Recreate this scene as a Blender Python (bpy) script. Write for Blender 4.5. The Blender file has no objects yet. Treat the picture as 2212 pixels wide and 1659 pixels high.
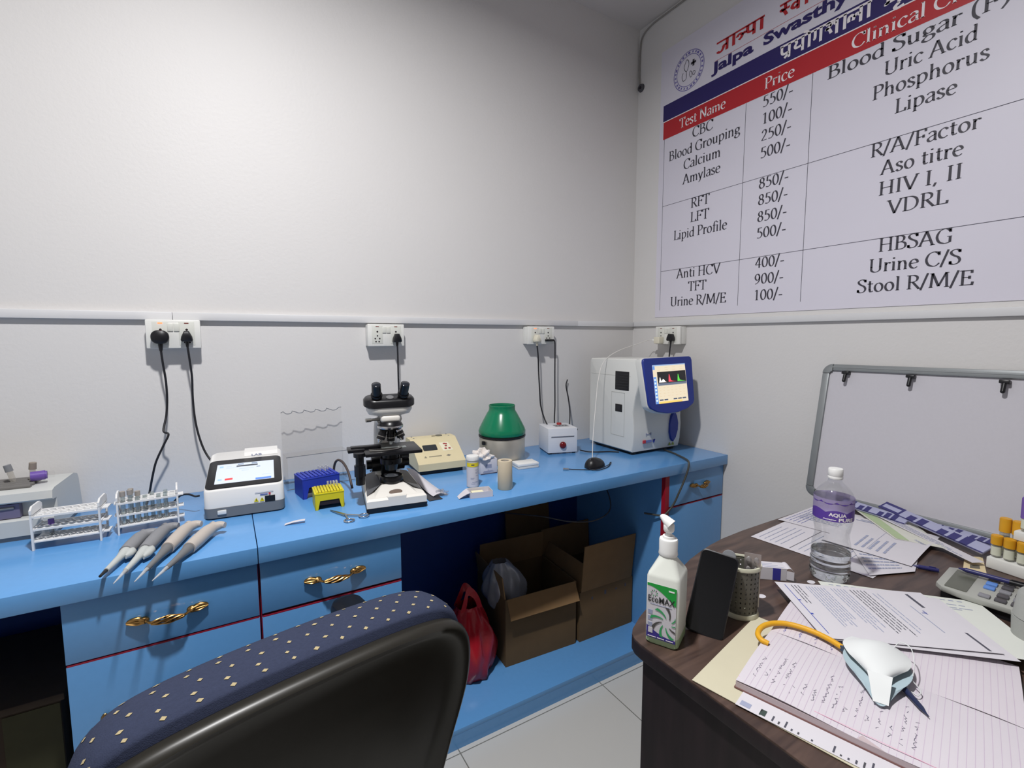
import bpy, bmesh, math, random
from mathutils import Vector, Matrix, Euler
random.seed(7)
scene = bpy.context.scene
COL = scene.collection

# ------------------------------------------------------------------ camera, light, exposure
cam_d = bpy.data.cameras.new('camera')
cam_d.sensor_fit = 'HORIZONTAL'
cam_d.sensor_width = 36.0
cam_d.lens = 1041.28 / 2212 * 36.0
cam_d.clip_start = 0.02
cam = bpy.data.objects.new('camera', cam_d)
cam.location = (0, 0, 1.335)
cam.rotation_euler = (math.radians(90 - 5.489), math.radians(0.06), math.radians(-30.795))
COL.objects.link(cam)
scene.camera = cam

wd = bpy.data.worlds.new('world')
scene.world = wd
wd.use_nodes = True
wd.node_tree.nodes['Background'].inputs[0].default_value = (0.8, 0.85, 1, 1)
wd.node_tree.nodes['Background'].inputs[1].default_value = 0.05

ld = bpy.data.lights.new('ceiling_light', 'AREA')
ld.shape = 'DISK'
ld.size = 0.12
ld.energy = 49
ld.spread = math.radians(170)
ld.color = (1.0, 0.99, 0.985)
lo = bpy.data.objects.new('ceiling_light', ld)
lo.location = (0.05, 0.60, 2.85)
lo.rotation_euler = (0, 0, 0)
COL.objects.link(lo)

scene.view_settings.view_transform = 'Standard'
scene.view_settings.look = 'None'
scene.view_settings.exposure = 0.0
scene.view_settings.gamma = 1.0
scene.view_settings.use_curve_mapping = False

# ------------------------------------------------------------------ materials
def srgb(h):
    if isinstance(h, str):
        h = tuple(int(h[i:i + 2], 16) for i in (0, 2, 4))
    return tuple((c / 255 / 12.92) if c / 255 <= 0.04045 else ((c / 255 + 0.055) / 1.055) ** 2.4 for c in h) + (1.0,)

MATS = {}
def mat(name, col='808080', rough=0.5, metal=0.0, spec=0.5, var=0.06, nscale=30.0, bump=0.0, bscale=200.0,
        emit=None, estr=0.0, trans=0.0, ior=1.45, coat=0.0, stretch=None):
    if name in MATS:
        return MATS[name]
    m = bpy.data.materials.new(name)
    m.use_nodes = True
    nt = m.node_tree
    p = nt.nodes['Principled BSDF']
    c = srgb(col)
    p.inputs['Roughness'].default_value = rough
    p.inputs['Metallic'].default_value = metal
    p.inputs['Specular IOR Level'].default_value = spec
    p.inputs['IOR'].default_value = ior
    p.inputs['Transmission Weight'].default_value = trans
    p.inputs['Coat Weight'].default_value = coat
    tc = nt.nodes.new('ShaderNodeTexCoord')
    src = tc.outputs['Object']
    if stretch:
        mp = nt.nodes.new('ShaderNodeMapping')
        mp.inputs['Scale'].default_value = stretch
        nt.links.new(src, mp.inputs['Vector'])
        src = mp.outputs['Vector']
    if var > 0:
        n = nt.nodes.new('ShaderNodeTexNoise')
        n.inputs['Scale'].default_value = nscale
        n.inputs['Detail'].default_value = 4
        nt.links.new(src, n.inputs['Vector'])
        mx = nt.nodes.new('ShaderNodeMix')
        mx.data_type = 'RGBA'
        mx.inputs['A'].default_value = tuple(x * (1 - var) for x in c[:3]) + (1,)
        mx.inputs['B'].default_value = tuple(min(1, x * (1 + var)) for x in c[:3]) + (1,)
        nt.links.new(n.outputs['Fac'], mx.inputs['Factor'])
        nt.links.new(mx.outputs['Result'], p.inputs['Base Color'])
    else:
        p.inputs['Base Color'].default_value = c
    if bump > 0:
        n2 = nt.nodes.new('ShaderNodeTexNoise')
        n2.inputs['Scale'].default_value = bscale
        nt.links.new(src, n2.inputs['Vector'])
        b = nt.nodes.new('ShaderNodeBump')
        b.inputs['Strength'].default_value = bump
        b.inputs['Distance'].default_value = 0.002
        nt.links.new(n2.outputs['Fac'], b.inputs['Height'])
        nt.links.new(b.outputs['Normal'], p.inputs['Normal'])
    if emit:
        p.inputs['Emission Color'].default_value = srgb(emit)
        p.inputs['Emission Strength'].default_value = estr
    MATS[name] = m
    return m

def clear_mat(name, tint='ffffff', gloss=0.12, opac=0.0, rough=0.06):
    """thin clear plastic: mostly see-through, a little reflective, a little milky"""
    if name in MATS:
        return MATS[name]
    m = bpy.data.materials.new(name)
    m.use_nodes = True
    nt = m.node_tree
    nt.nodes.clear()
    out = nt.nodes.new('ShaderNodeOutputMaterial')
    tr = nt.nodes.new('ShaderNodeBsdfTransparent')
    tr.inputs[0].default_value = srgb(tint)
    gl = nt.nodes.new('ShaderNodeBsdfGlossy')
    gl.inputs['Roughness'].default_value = rough
    df = nt.nodes.new('ShaderNodeBsdfDiffuse')
    n = nt.nodes.new('ShaderNodeTexNoise')
    n.inputs['Scale'].default_value = 40
    mx0 = nt.nodes.new('ShaderNodeMix')
    mx0.data_type = 'RGBA'
    mx0.inputs['A'].default_value = tuple(0.9 * x for x in srgb(tint)[:3]) + (1,)
    mx0.inputs['B'].default_value = srgb(tint)
    nt.links.new(n.outputs['Fac'], mx0.inputs['Factor'])
    nt.links.new(mx0.outputs['Result'], df.inputs[0])
    lw = nt.nodes.new('ShaderNodeLayerWeight')
    lw.inputs['Blend'].default_value = 0.35
    ml = nt.nodes.new('ShaderNodeMath')
    ml.operation = 'MULTIPLY_ADD'
    ml.inputs[1].default_value = gloss
    ml.inputs[2].default_value = gloss * 0.4
    nt.links.new(lw.outputs['Facing'], ml.inputs[0])
    m1 = nt.nodes.new('ShaderNodeMixShader')
    nt.links.new(ml.outputs[0], m1.inputs[0])
    nt.links.new(tr.outputs[0], m1.inputs[1])
    nt.links.new(gl.outputs[0], m1.inputs[2])
    m2 = nt.nodes.new('ShaderNodeMixShader')
    m2.inputs[0].default_value = opac
    nt.links.new(m1.outputs[0], m2.inputs[1])
    nt.links.new(df.outputs[0], m2.inputs[2])
    nt.links.new(m2.outputs[0], out.inputs[0])
    MATS[name] = m
    return m

WALL = mat('wall_paint', 'd8d6d5', 0.55, var=0.025, nscale=2.5, bump=0.25, bscale=90)
CEIL = mat('ceiling_paint', 'cfcbc9', 0.7, var=0.03, nscale=3)
TRUNK = mat('trunking_plastic', 'd6d6d8', 0.4, var=0.02)
BLUE = mat('blue_laminate', '5f99d2', 0.2, var=0.04, nscale=60, spec=0.75)
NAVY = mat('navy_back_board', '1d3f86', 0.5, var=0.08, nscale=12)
RED = mat('red_edge_band', 'a0182c', 0.45)
DGAP = mat('dark_gap', '20141c', 0.7)
BRASS = mat('brass', 'a07c4a', 0.28, metal=1.0, var=0.12, nscale=120)
WHITEP = mat('white_plastic', 'e6e6e4', 0.38, var=0.02)
OFFW = mat('off_white_plastic', 'd9d8d4', 0.42, var=0.03)
BLACKP = mat('black_plastic', '16161a', 0.38, var=0.1)
BLACKM = mat('black_metal', '121216', 0.3, var=0.1)
DGREY = mat('dark_grey_plastic', '4a4a50', 0.5)
MGREY = mat('mid_grey_plastic', '7e8084', 0.45)
LGREY = mat('light_grey_plastic', 'b2b4b4', 0.45)
CHROME = mat('chrome', 'c9c9cc', 0.15, metal=1.0, var=0.03)
STEEL = mat('steel', 'b5b3ae', 0.32, metal=1.0, var=0.1, nscale=40)
ALU = mat('brushed_aluminium', 'c6c2b8', 0.4, metal=0.85, var=0.14, nscale=14)
BEIGE = mat('beige_plastic', 'd8cba6', 0.5, var=0.05)
CREAM = mat('cream_plastic', 'dbd6c4', 0.5)
PAPER = mat('paper', 'cfccd2', 0.8, var=0.02, spec=0.2)
PINKP = mat('pinkish_paper', 'cdc7ce', 0.8, var=0.02, spec=0.2)
INK = mat('printed_ink', '53535e', 0.8, var=0, spec=0.2)
LINK = mat('pale_ink', '9aa0b8', 0.8, var=0, spec=0.2)
BINK = mat('blue_ink', '4553a8', 0.8, var=0, spec=0.2)
RULE = mat('ruled_line', 'c2b4c4', 0.8, var=0, spec=0.2)
KRAFT = mat('kraft_cardboard', '6b563d', 0.8, var=0.12, nscale=18, spec=0.2)
KRAFT2 = mat('pale_kraft_inside', '84694a', 0.8, var=0.1, nscale=18, spec=0.2)
CABLE = mat('black_cable', '1c1c22', 0.5)
CLEAR = clear_mat('clear_acrylic', 'fdfdfd', 0.035, 0.01)
BAGC = clear_mat('clear_film', 'eef0f4', 0.35, 0.08, 0.25)

# ------------------------------------------------------------------ mesh builder
def rrect(w, h, r, n=5, cx=0, cy=0):
    out = []
    for (sx, sy, a0) in ((1, 1, 0), (-1, 1, 90), (-1, -1, 180), (1, -1, 270)):
        for k in range(n + 1):
            a = math.radians(a0 + 90 * k / n)
            out.append((cx + sx * (w / 2 - r) + r * math.cos(a), cy + sy * (h / 2 - r) + r * math.sin(a)))
    return out

def catmull(pts, sub=6):
    pts = [Vector(p) for p in pts]
    if len(pts) < 3:
        return pts
    out = []
    P = [pts[0] * 2 - pts[1]] + pts + [pts[-1] * 2 - pts[-2]]
    for i in range(1, len(P) - 2):
        p0, p1, p2, p3 = P[i - 1], P[i], P[i + 1], P[i + 2]
        for k in range(sub):
            t = k / sub
            out.append(0.5 * ((2 * p1) + (p2 - p0) * t + (2 * p0 - 5 * p1 + 4 * p2 - p3) * t * t + (3 * p1 - p0 - 3 * p2 + p3) * t ** 3))
    out.append(pts[-1])
    return out

class MB:
    def __init__(self, m=None):
        self.v, self.f, self.mi, self.mats = [], [], [], []
        self.M = Matrix.Identity(4)
        self.cur = m
    def _m(self, m):
        m = m or self.cur
        if m not in self.mats:
            self.mats.append(m)
        return self.mats.index(m)
    def add(self, vs, fs, m=None):
        k = self._m(m)
        o = len(self.v)
        self.v += [self.M @ Vector(p) for p in vs]
        for f in fs:
            self.f.append([o + i for i in f])
            self.mi.append(k)
        return self
    def at(self, loc=(0, 0, 0), rot=(0, 0, 0)):
        self.M = Matrix.Translation(loc) @ Euler([math.radians(a) for a in rot]).to_matrix().to_4x4()
        return self
    def box(self, x0, x1, y0, y1, z0, z1, bev=0.0, m=None, seg=2):
        if bev <= 0:
            vs = [(x, y, z) for z in (z0, z1) for y in (y0, y1) for x in (x0, x1)]
            return self.add(vs, [(0, 2, 3, 1), (4, 5, 7, 6), (0, 1, 5, 4), (2, 6, 7, 3), (0, 4, 6, 2), (1, 3, 7, 5)], m)
        b = bmesh.new()
        bmesh.ops.create_cube(b, size=1.0)
        for v in b.verts:
            v.co = ((x0 + x1) / 2 + v.co.x * (x1 - x0), (y0 + y1) / 2 + v.co.y * (y1 - y0), (z0 + z1) / 2 + v.co.z * (z1 - z0))
        bmesh.ops.bevel(b, geom=list(b.edges), offset=bev, segments=seg, affect='EDGES', profile=0.5)
        b.verts.index_update()
        self.add([v.co[:] for v in b.verts], [[v.index for v in f.verts] for f in b.faces], m)
        b.free()
        return self
    def loft(self, rings, m=None, cap0=True, cap1=True, closed=True):
        n = len(rings[0])
        vs = [p for r in rings for p in r]
        fs = []
        for i in range(len(rings) - 1):
            for j in range(n if closed else n - 1):
                k = (j + 1) % n
                fs.append((i * n + j, i * n + k, (i + 1) * n + k, (i + 1) * n + j))
        if cap0:
            fs.append(tuple(reversed(range(n))))
        if cap1:
            fs.append(tuple(range((len(rings) - 1) * n, len(rings) * n)))
        return self.add(vs, fs, m)
    def prism(self, poly, a, b, axis='z', ch=0.0, m=None):
        def P(u, v, w):
            return {'z': (u, v, w), 'y': (u, w, v), 'x': (w, u, v)}[axis]
        cx = sum(p[0] for p in poly) / len(poly)
        cy = sum(p[1] for p in poly) / len(poly)
        R = max(math.hypot(p[0] - cx, p[1] - cy) for p in poly)
        def ring(w, k):
            return [P(cx + (p[0] - cx) * k, cy + (p[1] - cy) * k, w) for p in poly]
        if ch > 0:
            s = 1 if b > a else -1
            k = 1 - ch / R
            rings = [ring(a, k), ring(a + s * ch, 1), ring(b - s * ch, 1), ring(b - s * ch * 0.3, 1 - ch * 0.3 / R), ring(b, k)]
        else:
            rings = [ring(a, 1), ring(b, 1)]
        return self.loft(rings, m)
    def cyl(self, p0, p1, r0, r1=None, n=20, m=None, caps=True):
        p0, p1 = Vector(p0), Vector(p1)
        r1 = r0 if r1 is None else r1
        d = (p1 - p0).normalized()
        a = d.orthogonal().normalized()
        b = d.cross(a)
        ring = lambda c, r: [c + (a * math.cos(2 * math.pi * k / n) + b * math.sin(2 * math.pi * k / n)) * r for k in range(n)]
        return self.loft([ring(p0, r0), ring(p1, r1)], m, caps, caps)
    def lathe(self, prof, c=(0, 0, 0), n=32, m=None, caps=True, sx=1.0, sy=1.0):
        rings = [[(c[0] + r * sx * math.cos(2 * math.pi * k / n), c[1] + r * sy * math.sin(2 * math.pi * k / n), c[2] + z) for k in range(n)] for r, z in prof]
        return self.loft(rings, m, caps, caps)
    def tube(self, pts, r, n=8, m=None, smooth=True, sub=6, caps=True):
        P = catmull(pts, sub) if smooth else [Vector(p) for p in pts]
        rs = r if callable(r) else (lambda t: r)
        rings = []
        a = None
        for i, p in enumerate(P):
            d = (P[min(i + 1, len(P) - 1)] - P[max(i - 1, 0)]).normalized()
            if a is None:
                a = d.orthogonal().normalized()
            a = (a - d * a.dot(d))
            a = a.normalized() if a.length > 1e-6 else d.orthogonal().normalized()
            b = d.cross(a)
            rr = rs(i / max(1, len(P) - 1))
            rings.append([p + (a * math.cos(2 * math.pi * k / n) + b * math.sin(2 * math.pi * k / n)) * rr for k in range(n)])
        return self.loft(rings, m, caps, caps)
    def ball(self, c, r, m=None, nu=16, nv=10):
        rx, ry, rz = (r, r, r) if not hasattr(r, '__len__') else r
        rings = []
        for i in range(nv + 1):
            t = -math.pi / 2 + math.pi * i / nv
            rr = max(0.02, math.cos(t))
            rings.append([(c[0] + rx * rr * math.cos(2 * math.pi * k / nu), c[1] + ry * rr * math.sin(2 * math.pi * k / nu), c[2] + rz * math.sin(t)) for k in range(nu)])
        return self.loft(rings, m)
    def poly(self, pts, m=None):
        return self.add(pts, [tuple(range(len(pts)))], m)
    def sheet(self, fn, nu, nv, th=0.0, m=None):
        """surface fn(u,v)->point on a grid, optionally given thickness along -normal"""
        g = [[Vector(fn(i / nu, j / nv)) for i in range(nu + 1)] for j in range(nv + 1)]
        W = nu + 1
        vs = [p for r in g for p in r]
        fs = [(j * W + i, j * W + i + 1, (j + 1) * W + i + 1, (j + 1) * W + i) for j in range(nv) for i in range(nu)]
        if th:
            N = len(vs)
            nrm = []
            for j in range(nv + 1):
                for i in range(nu + 1):
                    du = g[j][min(i + 1, nu)] - g[j][max(i - 1, 0)]
                    dv = g[min(j + 1, nv)][i] - g[max(j - 1, 0)][i]
                    c = du.cross(dv)
                    nrm.append(c.normalized() if c.length > 1e-12 else Vector((0, 0, 1)))
            vs = vs + [vs[k] - nrm[k] * th for k in range(N)]
            fs = fs + [tuple(N + q for q in reversed(f)) for f in fs]
            b = [j * W for j in range(nv + 1)]
            edge = list(range(W)) + [j * W + nu for j in range(1, nv + 1)] + [nv * W + i for i in range(nu - 1, -1, -1)] + [j * W for j in range(nv - 1, 0, -1)]
            for k in range(len(edge)):
                a, c = edge[k], edge[(k + 1) % len(edge)]
                fs.append((c, a, N + a, N + c))
        return self.add(vs, fs, m)
    def build(self, name, parent=None, angle=40, label=None):
        me = bpy.data.meshes.new(name)
        me.from_pydata([tuple(p) for p in self.v], [], self.f)
        for m in self.mats:
            me.materials.append(m)
        me.polygons.foreach_set('material_index', self.mi)
        bm = bmesh.new()
        bm.from_mesh(me)
        bmesh.ops.recalc_face_normals(bm, faces=bm.faces)
        bm.to_mesh(me)
        bm.free()
        if angle > 0:
            me.polygons.foreach_set('use_smooth', [True] * len(me.polygons))
            me.set_sharp_from_angle(angle=math.radians(angle))
        o = bpy.data.objects.new(name, me)
        COL.objects.link(o)
        if parent is not None:
            o.parent = parent
        if label:
            o['label'] = label
        return o

def tag(o, label, cat, group=None, kind=None):
    o['label'] = label
    o['category'] = cat
    if group:
        o['group'] = group
    if kind:
        o['kind'] = kind
    return o

def thing(name, label, cat, loc=(0, 0, 0), rz=0.0, group=None, rot=None):
    o = bpy.data.objects.new(name, None)
    COL.objects.link(o)
    o.empty_display_size = 0.05
    o.location = loc
    o.rotation_euler = [math.radians(a) for a in (rot if rot else (0, 0, rz))]
    return tag(o, label, cat, group)

def struct(o, label=None):
    o['kind'] = 'structure'
    if label:
        o['label'] = label
    return o

def dup(root, loc=None, rz=None, label=None):
    def cp(o, par):
        c = o.copy()
        COL.objects.link(c)
        c.parent = par
        for ch in list(o.children):
            cp(ch, c)
        return c
    c = cp(root, None)
    if loc is not None:
        c.location = loc
    if rz is not None:
        c.rotation_euler = (0, 0, math.radians(rz))
    if label:
        c['label'] = label
    return c

# ------------------------------------------------------------------ lettering
def sans(mb, text, M, size, m=None, align='LEFT', width=None, bold=0.0):
    """flat letters from the built-in font, laid out in the XY plane of M"""
    cu = bpy.data.curves.new('t', 'FONT')
    cu.body = text
    cu.size = size
    cu.offset = bold
    cu.align_x = align
    cu.resolution_u = 3
    o = bpy.data.objects.new('t', cu)
    me = bpy.data.meshes.new_from_object(o)
    xs = [v.co.x for v in me.vertices]
    if xs:
        w = max(xs) - min(xs)
        k = (width / w) if width else 1.0
        old = mb.M
        mb.M = old @ M
        mb.add([(v.co.x * k, v.co.y, 0) for v in me.vertices], [list(p.vertices) for p in me.polygons], m)
        mb.M = old
    bpy.data.objects.remove(o)
    bpy.data.curves.remove(cu)
    bpy.data.meshes.remove(me)

# pen-drawn serif letters: advance, strokes ('l' straight, 's' smooth), serifs (x, y, half width)
def _el(cx, cy, rx, ry):
    return ('c', [(cx + rx * math.cos(math.radians(a)), cy + ry * math.sin(math.radians(a))) for a in range(90, 451, 20)])
G = {
 'A': (.72, [('l', [(.06, 0), (.33, 1)]), ('l', [(.34, 1), (.62, 0)]), ('l', [(.16, .35), (.5, .35)])], [(.06, 0, .1), (.62, 0, .12)]),
 'B': (.62, [('l', [(.15, 0), (.15, 1)]), ('s', [(.15, .98), (.34, .97), (.46, .86), (.44, .65), (.32, .54), (.15, .53)]), ('s', [(.15, .53), (.38, .52), (.53, .4), (.53, .16), (.4, .03), (.15, .02)])], [(.11, 0, .09), (.11, 1, .09)]),
 'C': (.68, [('s', [(.62, .8), (.52, .95), (.36, .99), (.17, .86), (.07, .5), (.16, .15), (.36, .01), (.52, .04), (.64, .2)]), ('l', [(.62, .99), (.62, .74)])], []),
 'D': (.76, [('l', [(.15, 0), (.15, 1)]), ('s', [(.15, .98), (.4, .96), (.6, .8), (.67, .5), (.59, .18), (.38, .03), (.15, .02)])], [(.11, 0, .09), (.11, 1, .09)]),
 'E': (.58, [('l', [(.15, 0), (.15, 1)]), ('l', [(.15, .97), (.5, .97)]), ('l', [(.15, .52), (.42, .52)]), ('l', [(.15, .03), (.53, .03)]), ('l', [(.5, 1), (.5, .8)]), ('l', [(.53, 0), (.55, .22)]), ('l', [(.42, .62), (.42, .42)])], [(.11, 0, .09), (.11, 1, .09)]),
 'F': (.55, [('l', [(.15, 0), (.15, 1)]), ('l', [(.15, .97), (.5, .97)]), ('l', [(.15, .5), (.42, .5)]), ('l', [(.5, 1), (.5, .8)]), ('l', [(.42, .6), (.42, .4)])], [(.15, 0, .13), (.11, 1, .09)]),
 'G': (.74, [('s', [(.62, .8), (.52, .95), (.36, .99), (.17, .86), (.07, .5), (.16, .15), (.36, .01), (.52, .02), (.63, .08)]), ('l', [(.62, .99), (.62, .74)]), ('l', [(.62, .06), (.62, .42)])], [(.6, .43, .11)]),
 'H': (.78, [('l', [(.16, 0), (.16, 1)]), ('l', [(.62, 0), (.62, 1)]), ('l', [(.16, .52), (.62, .52)])], [(.16, 0, .12), (.16, 1, .12), (.62, 0, .12), (.62, 1, .12)]),
 'I': (.34, [('l', [(.17, 0), (.17, 1)])], [(.17, 0, .12), (.17, 1, .12)]),
 'L': (.55, [('l', [(.15, 0), (.15, 1)]), ('l', [(.15, .03), (.5, .03)]), ('l', [(.5, 0), (.52, .22)])], [(.15, 1, .12), (.11, 0, .09)]),
 'M': (.92, [('l', [(.12, 0), (.17, 1)]), ('l', [(.17, 1), (.45, .08)]), ('l', [(.45, .08), (.75, 1)]), ('l', [(.76, 1), (.8, 0)])], [(.12, 0, .1), (.8, 0, .12), (.13, 1, .08), (.8, 1, .08)]),
 'N': (.78, [('l', [(.15, 0), (.15, 1)]), ('l', [(.13, 1), (.64, .02)]), ('l', [(.64, 0), (.64, 1)])], [(.15, 0, .1), (.1, 1, .08), (.64, 1, .1)]),
 'P': (.57, [('l', [(.15, 0), (.15, 1)]), ('s', [(.15, .98), (.36, .97), (.5, .84), (.48, .6), (.34, .48), (.15, .47)])], [(.15, 0, .13), (.11, 1, .09)]),
 'R': (.64, [('l', [(.15, 0), (.15, 1)]), ('s', [(.15, .98), (.36, .97), (.5, .84), (.48, .62), (.34, .51), (.15, .5)]), ('l', [(.3, .5), (.6, 0)])], [(.15, 0, .12), (.11, 1, .09), (.61, 0, .07)]),
 'S': (.52, [('s', [(.44, .8), (.38, .95), (.24, .99), (.1, .9), (.09, .74), (.22, .58), (.38, .46), (.45, .26), (.38, .06), (.22, .0), (.1, .05), (.06, .22)]), ('l', [(.44, .98), (.44, .78)]), ('l', [(.06, .02), (.06, .22)])], []),
 'T': (.64, [('l', [(.32, 0), (.32, 1)]), ('l', [(.05, .97), (.59, .97)]), ('l', [(.05, 1), (.05, .78)]), ('l', [(.59, 1), (.59, .78)])], [(.32, 0, .13)]),
 'U': (.75, [('l', [(.15, 1), (.15, .35)]), ('s', [(.15, .42), (.16, .14), (.3, .01), (.46, .02), (.59, .16), (.6, .42)]), ('l', [(.6, .38), (.6, 1)])], [(.15, 1, .12), (.6, 1, .1)]),
 'V': (.68, [('l', [(.06, 1), (.34, 0)]), ('l', [(.34, 0), (.62, 1)])], [(.06, 1, .12), (.62, 1, .1)]),
 'a': (.47, [('s', [(.09, .54), (.16, .63), (.27, .65), (.36, .57), (.37, .4)]), ('l', [(.37, .44), (.37, .05)]), ('l', [(.36, .04), (.45, .02)]), ('s', [(.37, .4), (.2, .34), (.08, .22), (.09, .07), (.2, .01), (.36, .12)])], []),
 'c': (.46, [('s', [(.41, .53), (.34, .63), (.24, .65), (.11, .53), (.07, .3), (.14, .08), (.28, .01), (.42, .1)])], []),
 'd': (.55, [('s', [(.42, .52), (.33, .63), (.22, .62), (.1, .46), (.08, .22), (.17, .03), (.3, .03), (.42, .15)]), ('l', [(.42, 1.02), (.42, .02)]), ('l', [(.33, 1.0), (.42, 1.0)]), ('l', [(.42, .03), (.51, .03)])], []),
 'e': (.48, [('s', [(.09, .36), (.25, .38), (.41, .41), (.38, .57), (.26, .65), (.13, .56), (.07, .33), (.13, .1), (.28, .01), (.42, .1)])], []),
 'f': (.33, [('s', [(.4, .95), (.33, 1.02), (.23, .98), (.17, .82), (.17, .6)]), ('l', [(.17, .64), (.17, 0)]), ('l', [(.05, .62), (.34, .62)])], [(.17, 0, .11)]),
 'g': (.5, [_el(.24, .44, .15, .2), ('s', [(.14, .28), (.09, .2), (.16, .13), (.36, .1), (.44, -.02), (.38, -.2), (.2, -.27), (.06, -.18), (.09, -.04), (.2, .08)]), ('l', [(.36, .57), (.48, .6)])], []),
 'h': (.57, [('l', [(.13, 0), (.13, 1.02)]), ('l', [(.05, 1.0), (.13, 1.0)]), ('s', [(.13, .46), (.24, .61), (.37, .61), (.43, .42)]), ('l', [(.43, .46), (.43, 0)])], [(.13, 0, .09), (.43, 0, .09)]),
 'i': (.28, [('l', [(.14, 0), (.14, .65)]), ('l', [(.05, .63), (.14, .63)]), ('l', [(.1, .9), (.18, .9)]), ('l', [(.14, .86), (.14, .94)])], [(.14, 0, .1)]),
 'l': (.28, [('l', [(.14, 0), (.14, 1.02)]), ('l', [(.05, 1.0), (.14, 1.0)])], [(.14, 0, .1)]),
 'm': (.84, [('l', [(.13, 0), (.13, .65)]), ('l', [(.05, .63), (.13, .63)]), ('s', [(.13, .46), (.23, .61), (.35, .61), (.41, .42)]), ('l', [(.41, .46), (.41, 0)]), ('s', [(.41, .46), (.52, .61), (.64, .61), (.7, .42)]), ('l', [(.7, .46), (.7, 0)])], [(.13, 0, .09), (.41, 0, .08), (.7, 0, .09)]),
 'n': (.57, [('l', [(.13, 0), (.13, .65)]), ('l', [(.05, .63), (.13, .63)]), ('s', [(.13, .46), (.24, .61), (.37, .61), (.43, .42)]), ('l', [(.43, .46), (.43, 0)])], [(.13, 0, .09), (.43, 0, .09)]),
 'o': (.53, [_el(.265, .325, .19, .32)], []),
 'p': (.56, [('l', [(.13, .65), (.13, -.28)]), ('l', [(.05, .63), (.13, .63)]), ('s', [(.13, .5), (.26, .64), (.4, .6), (.48, .4), (.44, .15), (.32, .02), (.2, .02), (.13, .1)])], [(.13, -.28, .1)]),
 'r': (.38, [('l', [(.13, 0), (.13, .65)]), ('l', [(.05, .63), (.13, .63)]), ('s', [(.13, .44), (.22, .6), (.34, .62)]), ('l', [(.32, .63), (.33, .54)])], [(.13, 0, .1)]),
 's': (.4, [('s', [(.32, .52), (.26, .63), (.16, .64), (.08, .55), (.12, .41), (.26, .3), (.34, .18), (.28, .04), (.16, .01), (.06, .12)])], []),
 't': (.35, [('l', [(.16, .84), (.16, .15)]), ('s', [(.16, .2), (.19, .05), (.26, .02), (.34, .08)]), ('l', [(.04, .62), (.33, .62)])], []),
 'u': (.57, [('l', [(.13, .65), (.13, .2)]), ('l', [(.05, .63), (.13, .63)]), ('s', [(.13, .25), (.17, .06), (.27, .03), (.42, .16)]), ('l', [(.42, .65), (.42, .02)]), ('l', [(.34, .63), (.42, .63)]), ('l', [(.42, .02), (.5, .02)])], []),
 'y': (.5, [('l', [(.07, .65), (.26, .04)]), ('l', [(.44, .65), (.24, 0)]), ('s', [(.25, .03), (.18, -.2), (.06, -.26)])], [(.07, .64, .08), (.44, .64, .07)]),
 '0': (.52, [_el(.26, .47, .19, .46)], []),
 '1': (.52, [('l', [(.27, 0), (.27, .94)]), ('l', [(.12, .82), (.27, .94)])], [(.27, 0, .13)]),
 '2': (.52, [('s', [(.09, .7), (.18, .91), (.33, .91), (.41, .72), (.32, .45), (.08, .05)]), ('l', [(.06, .04), (.46, .04)])], []),
 '4': (.52, [('l', [(.35, 0), (.35, .94)]), ('l', [(.33, .93), (.05, .3)]), ('l', [(.04, .28), (.49, .28)])], []),
 '5': (.52, [('l', [(.16, .92), (.43, .92)]), ('l', [(.16, .92), (.13, .54)]), ('s', [(.13, .53), (.27, .57), (.41, .44), (.42, .2), (.27, .02), (.07, .05)])], []),
 '8': (.52, [_el(.26, .71, .14, .21), _el(.26, .25, .18, .24)], []),
 '9': (.52, [_el(.25, .63, .17, .28), ('s', [(.43, .64), (.4, .32), (.27, .1), (.09, .0)])], []),
 '/': (.36, [('l', [(.03, -.12), (.32, 1.05)])], []),
 '-': (.36, [('h', [(.05, .34), (.31, .34)])], []),
 '(': (.34, [('s', [(.28, 1.1), (.13, .82), (.09, .45), (.13, .1), (.28, -.2)])], []),
 ')': (.34, [('s', [(.06, 1.1), (.21, .82), (.25, .45), (.21, .1), (.06, -.2)])], []),
 ',': (.25, [('l', [(.13, .08), (.06, -.16)])], []),
 ' ': (.26, [], []),
}
def ribbon(mb, pts, wfn, P, m):
    n = len(pts)
    L, R = [], []
    for i in range(n):
        a, b = pts[max(0, i - 1)], pts[min(n - 1, i + 1)]
        dx, dy = b[0] - a[0], b[1] - a[1]
        l = math.hypot(dx, dy) or 1
        w = wfn(math.atan2(dy, dx)) / 2
        nx, ny = -dy / l * w, dx / l * w
        L.append(P(pts[i][0] + nx, pts[i][1] + ny))
        R.append(P(pts[i][0] - nx, pts[i][1] - ny))
    mb.add(L + R, [(i, i + 1, n + i + 1, n + i) for i in range(n - 1)], m)

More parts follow.
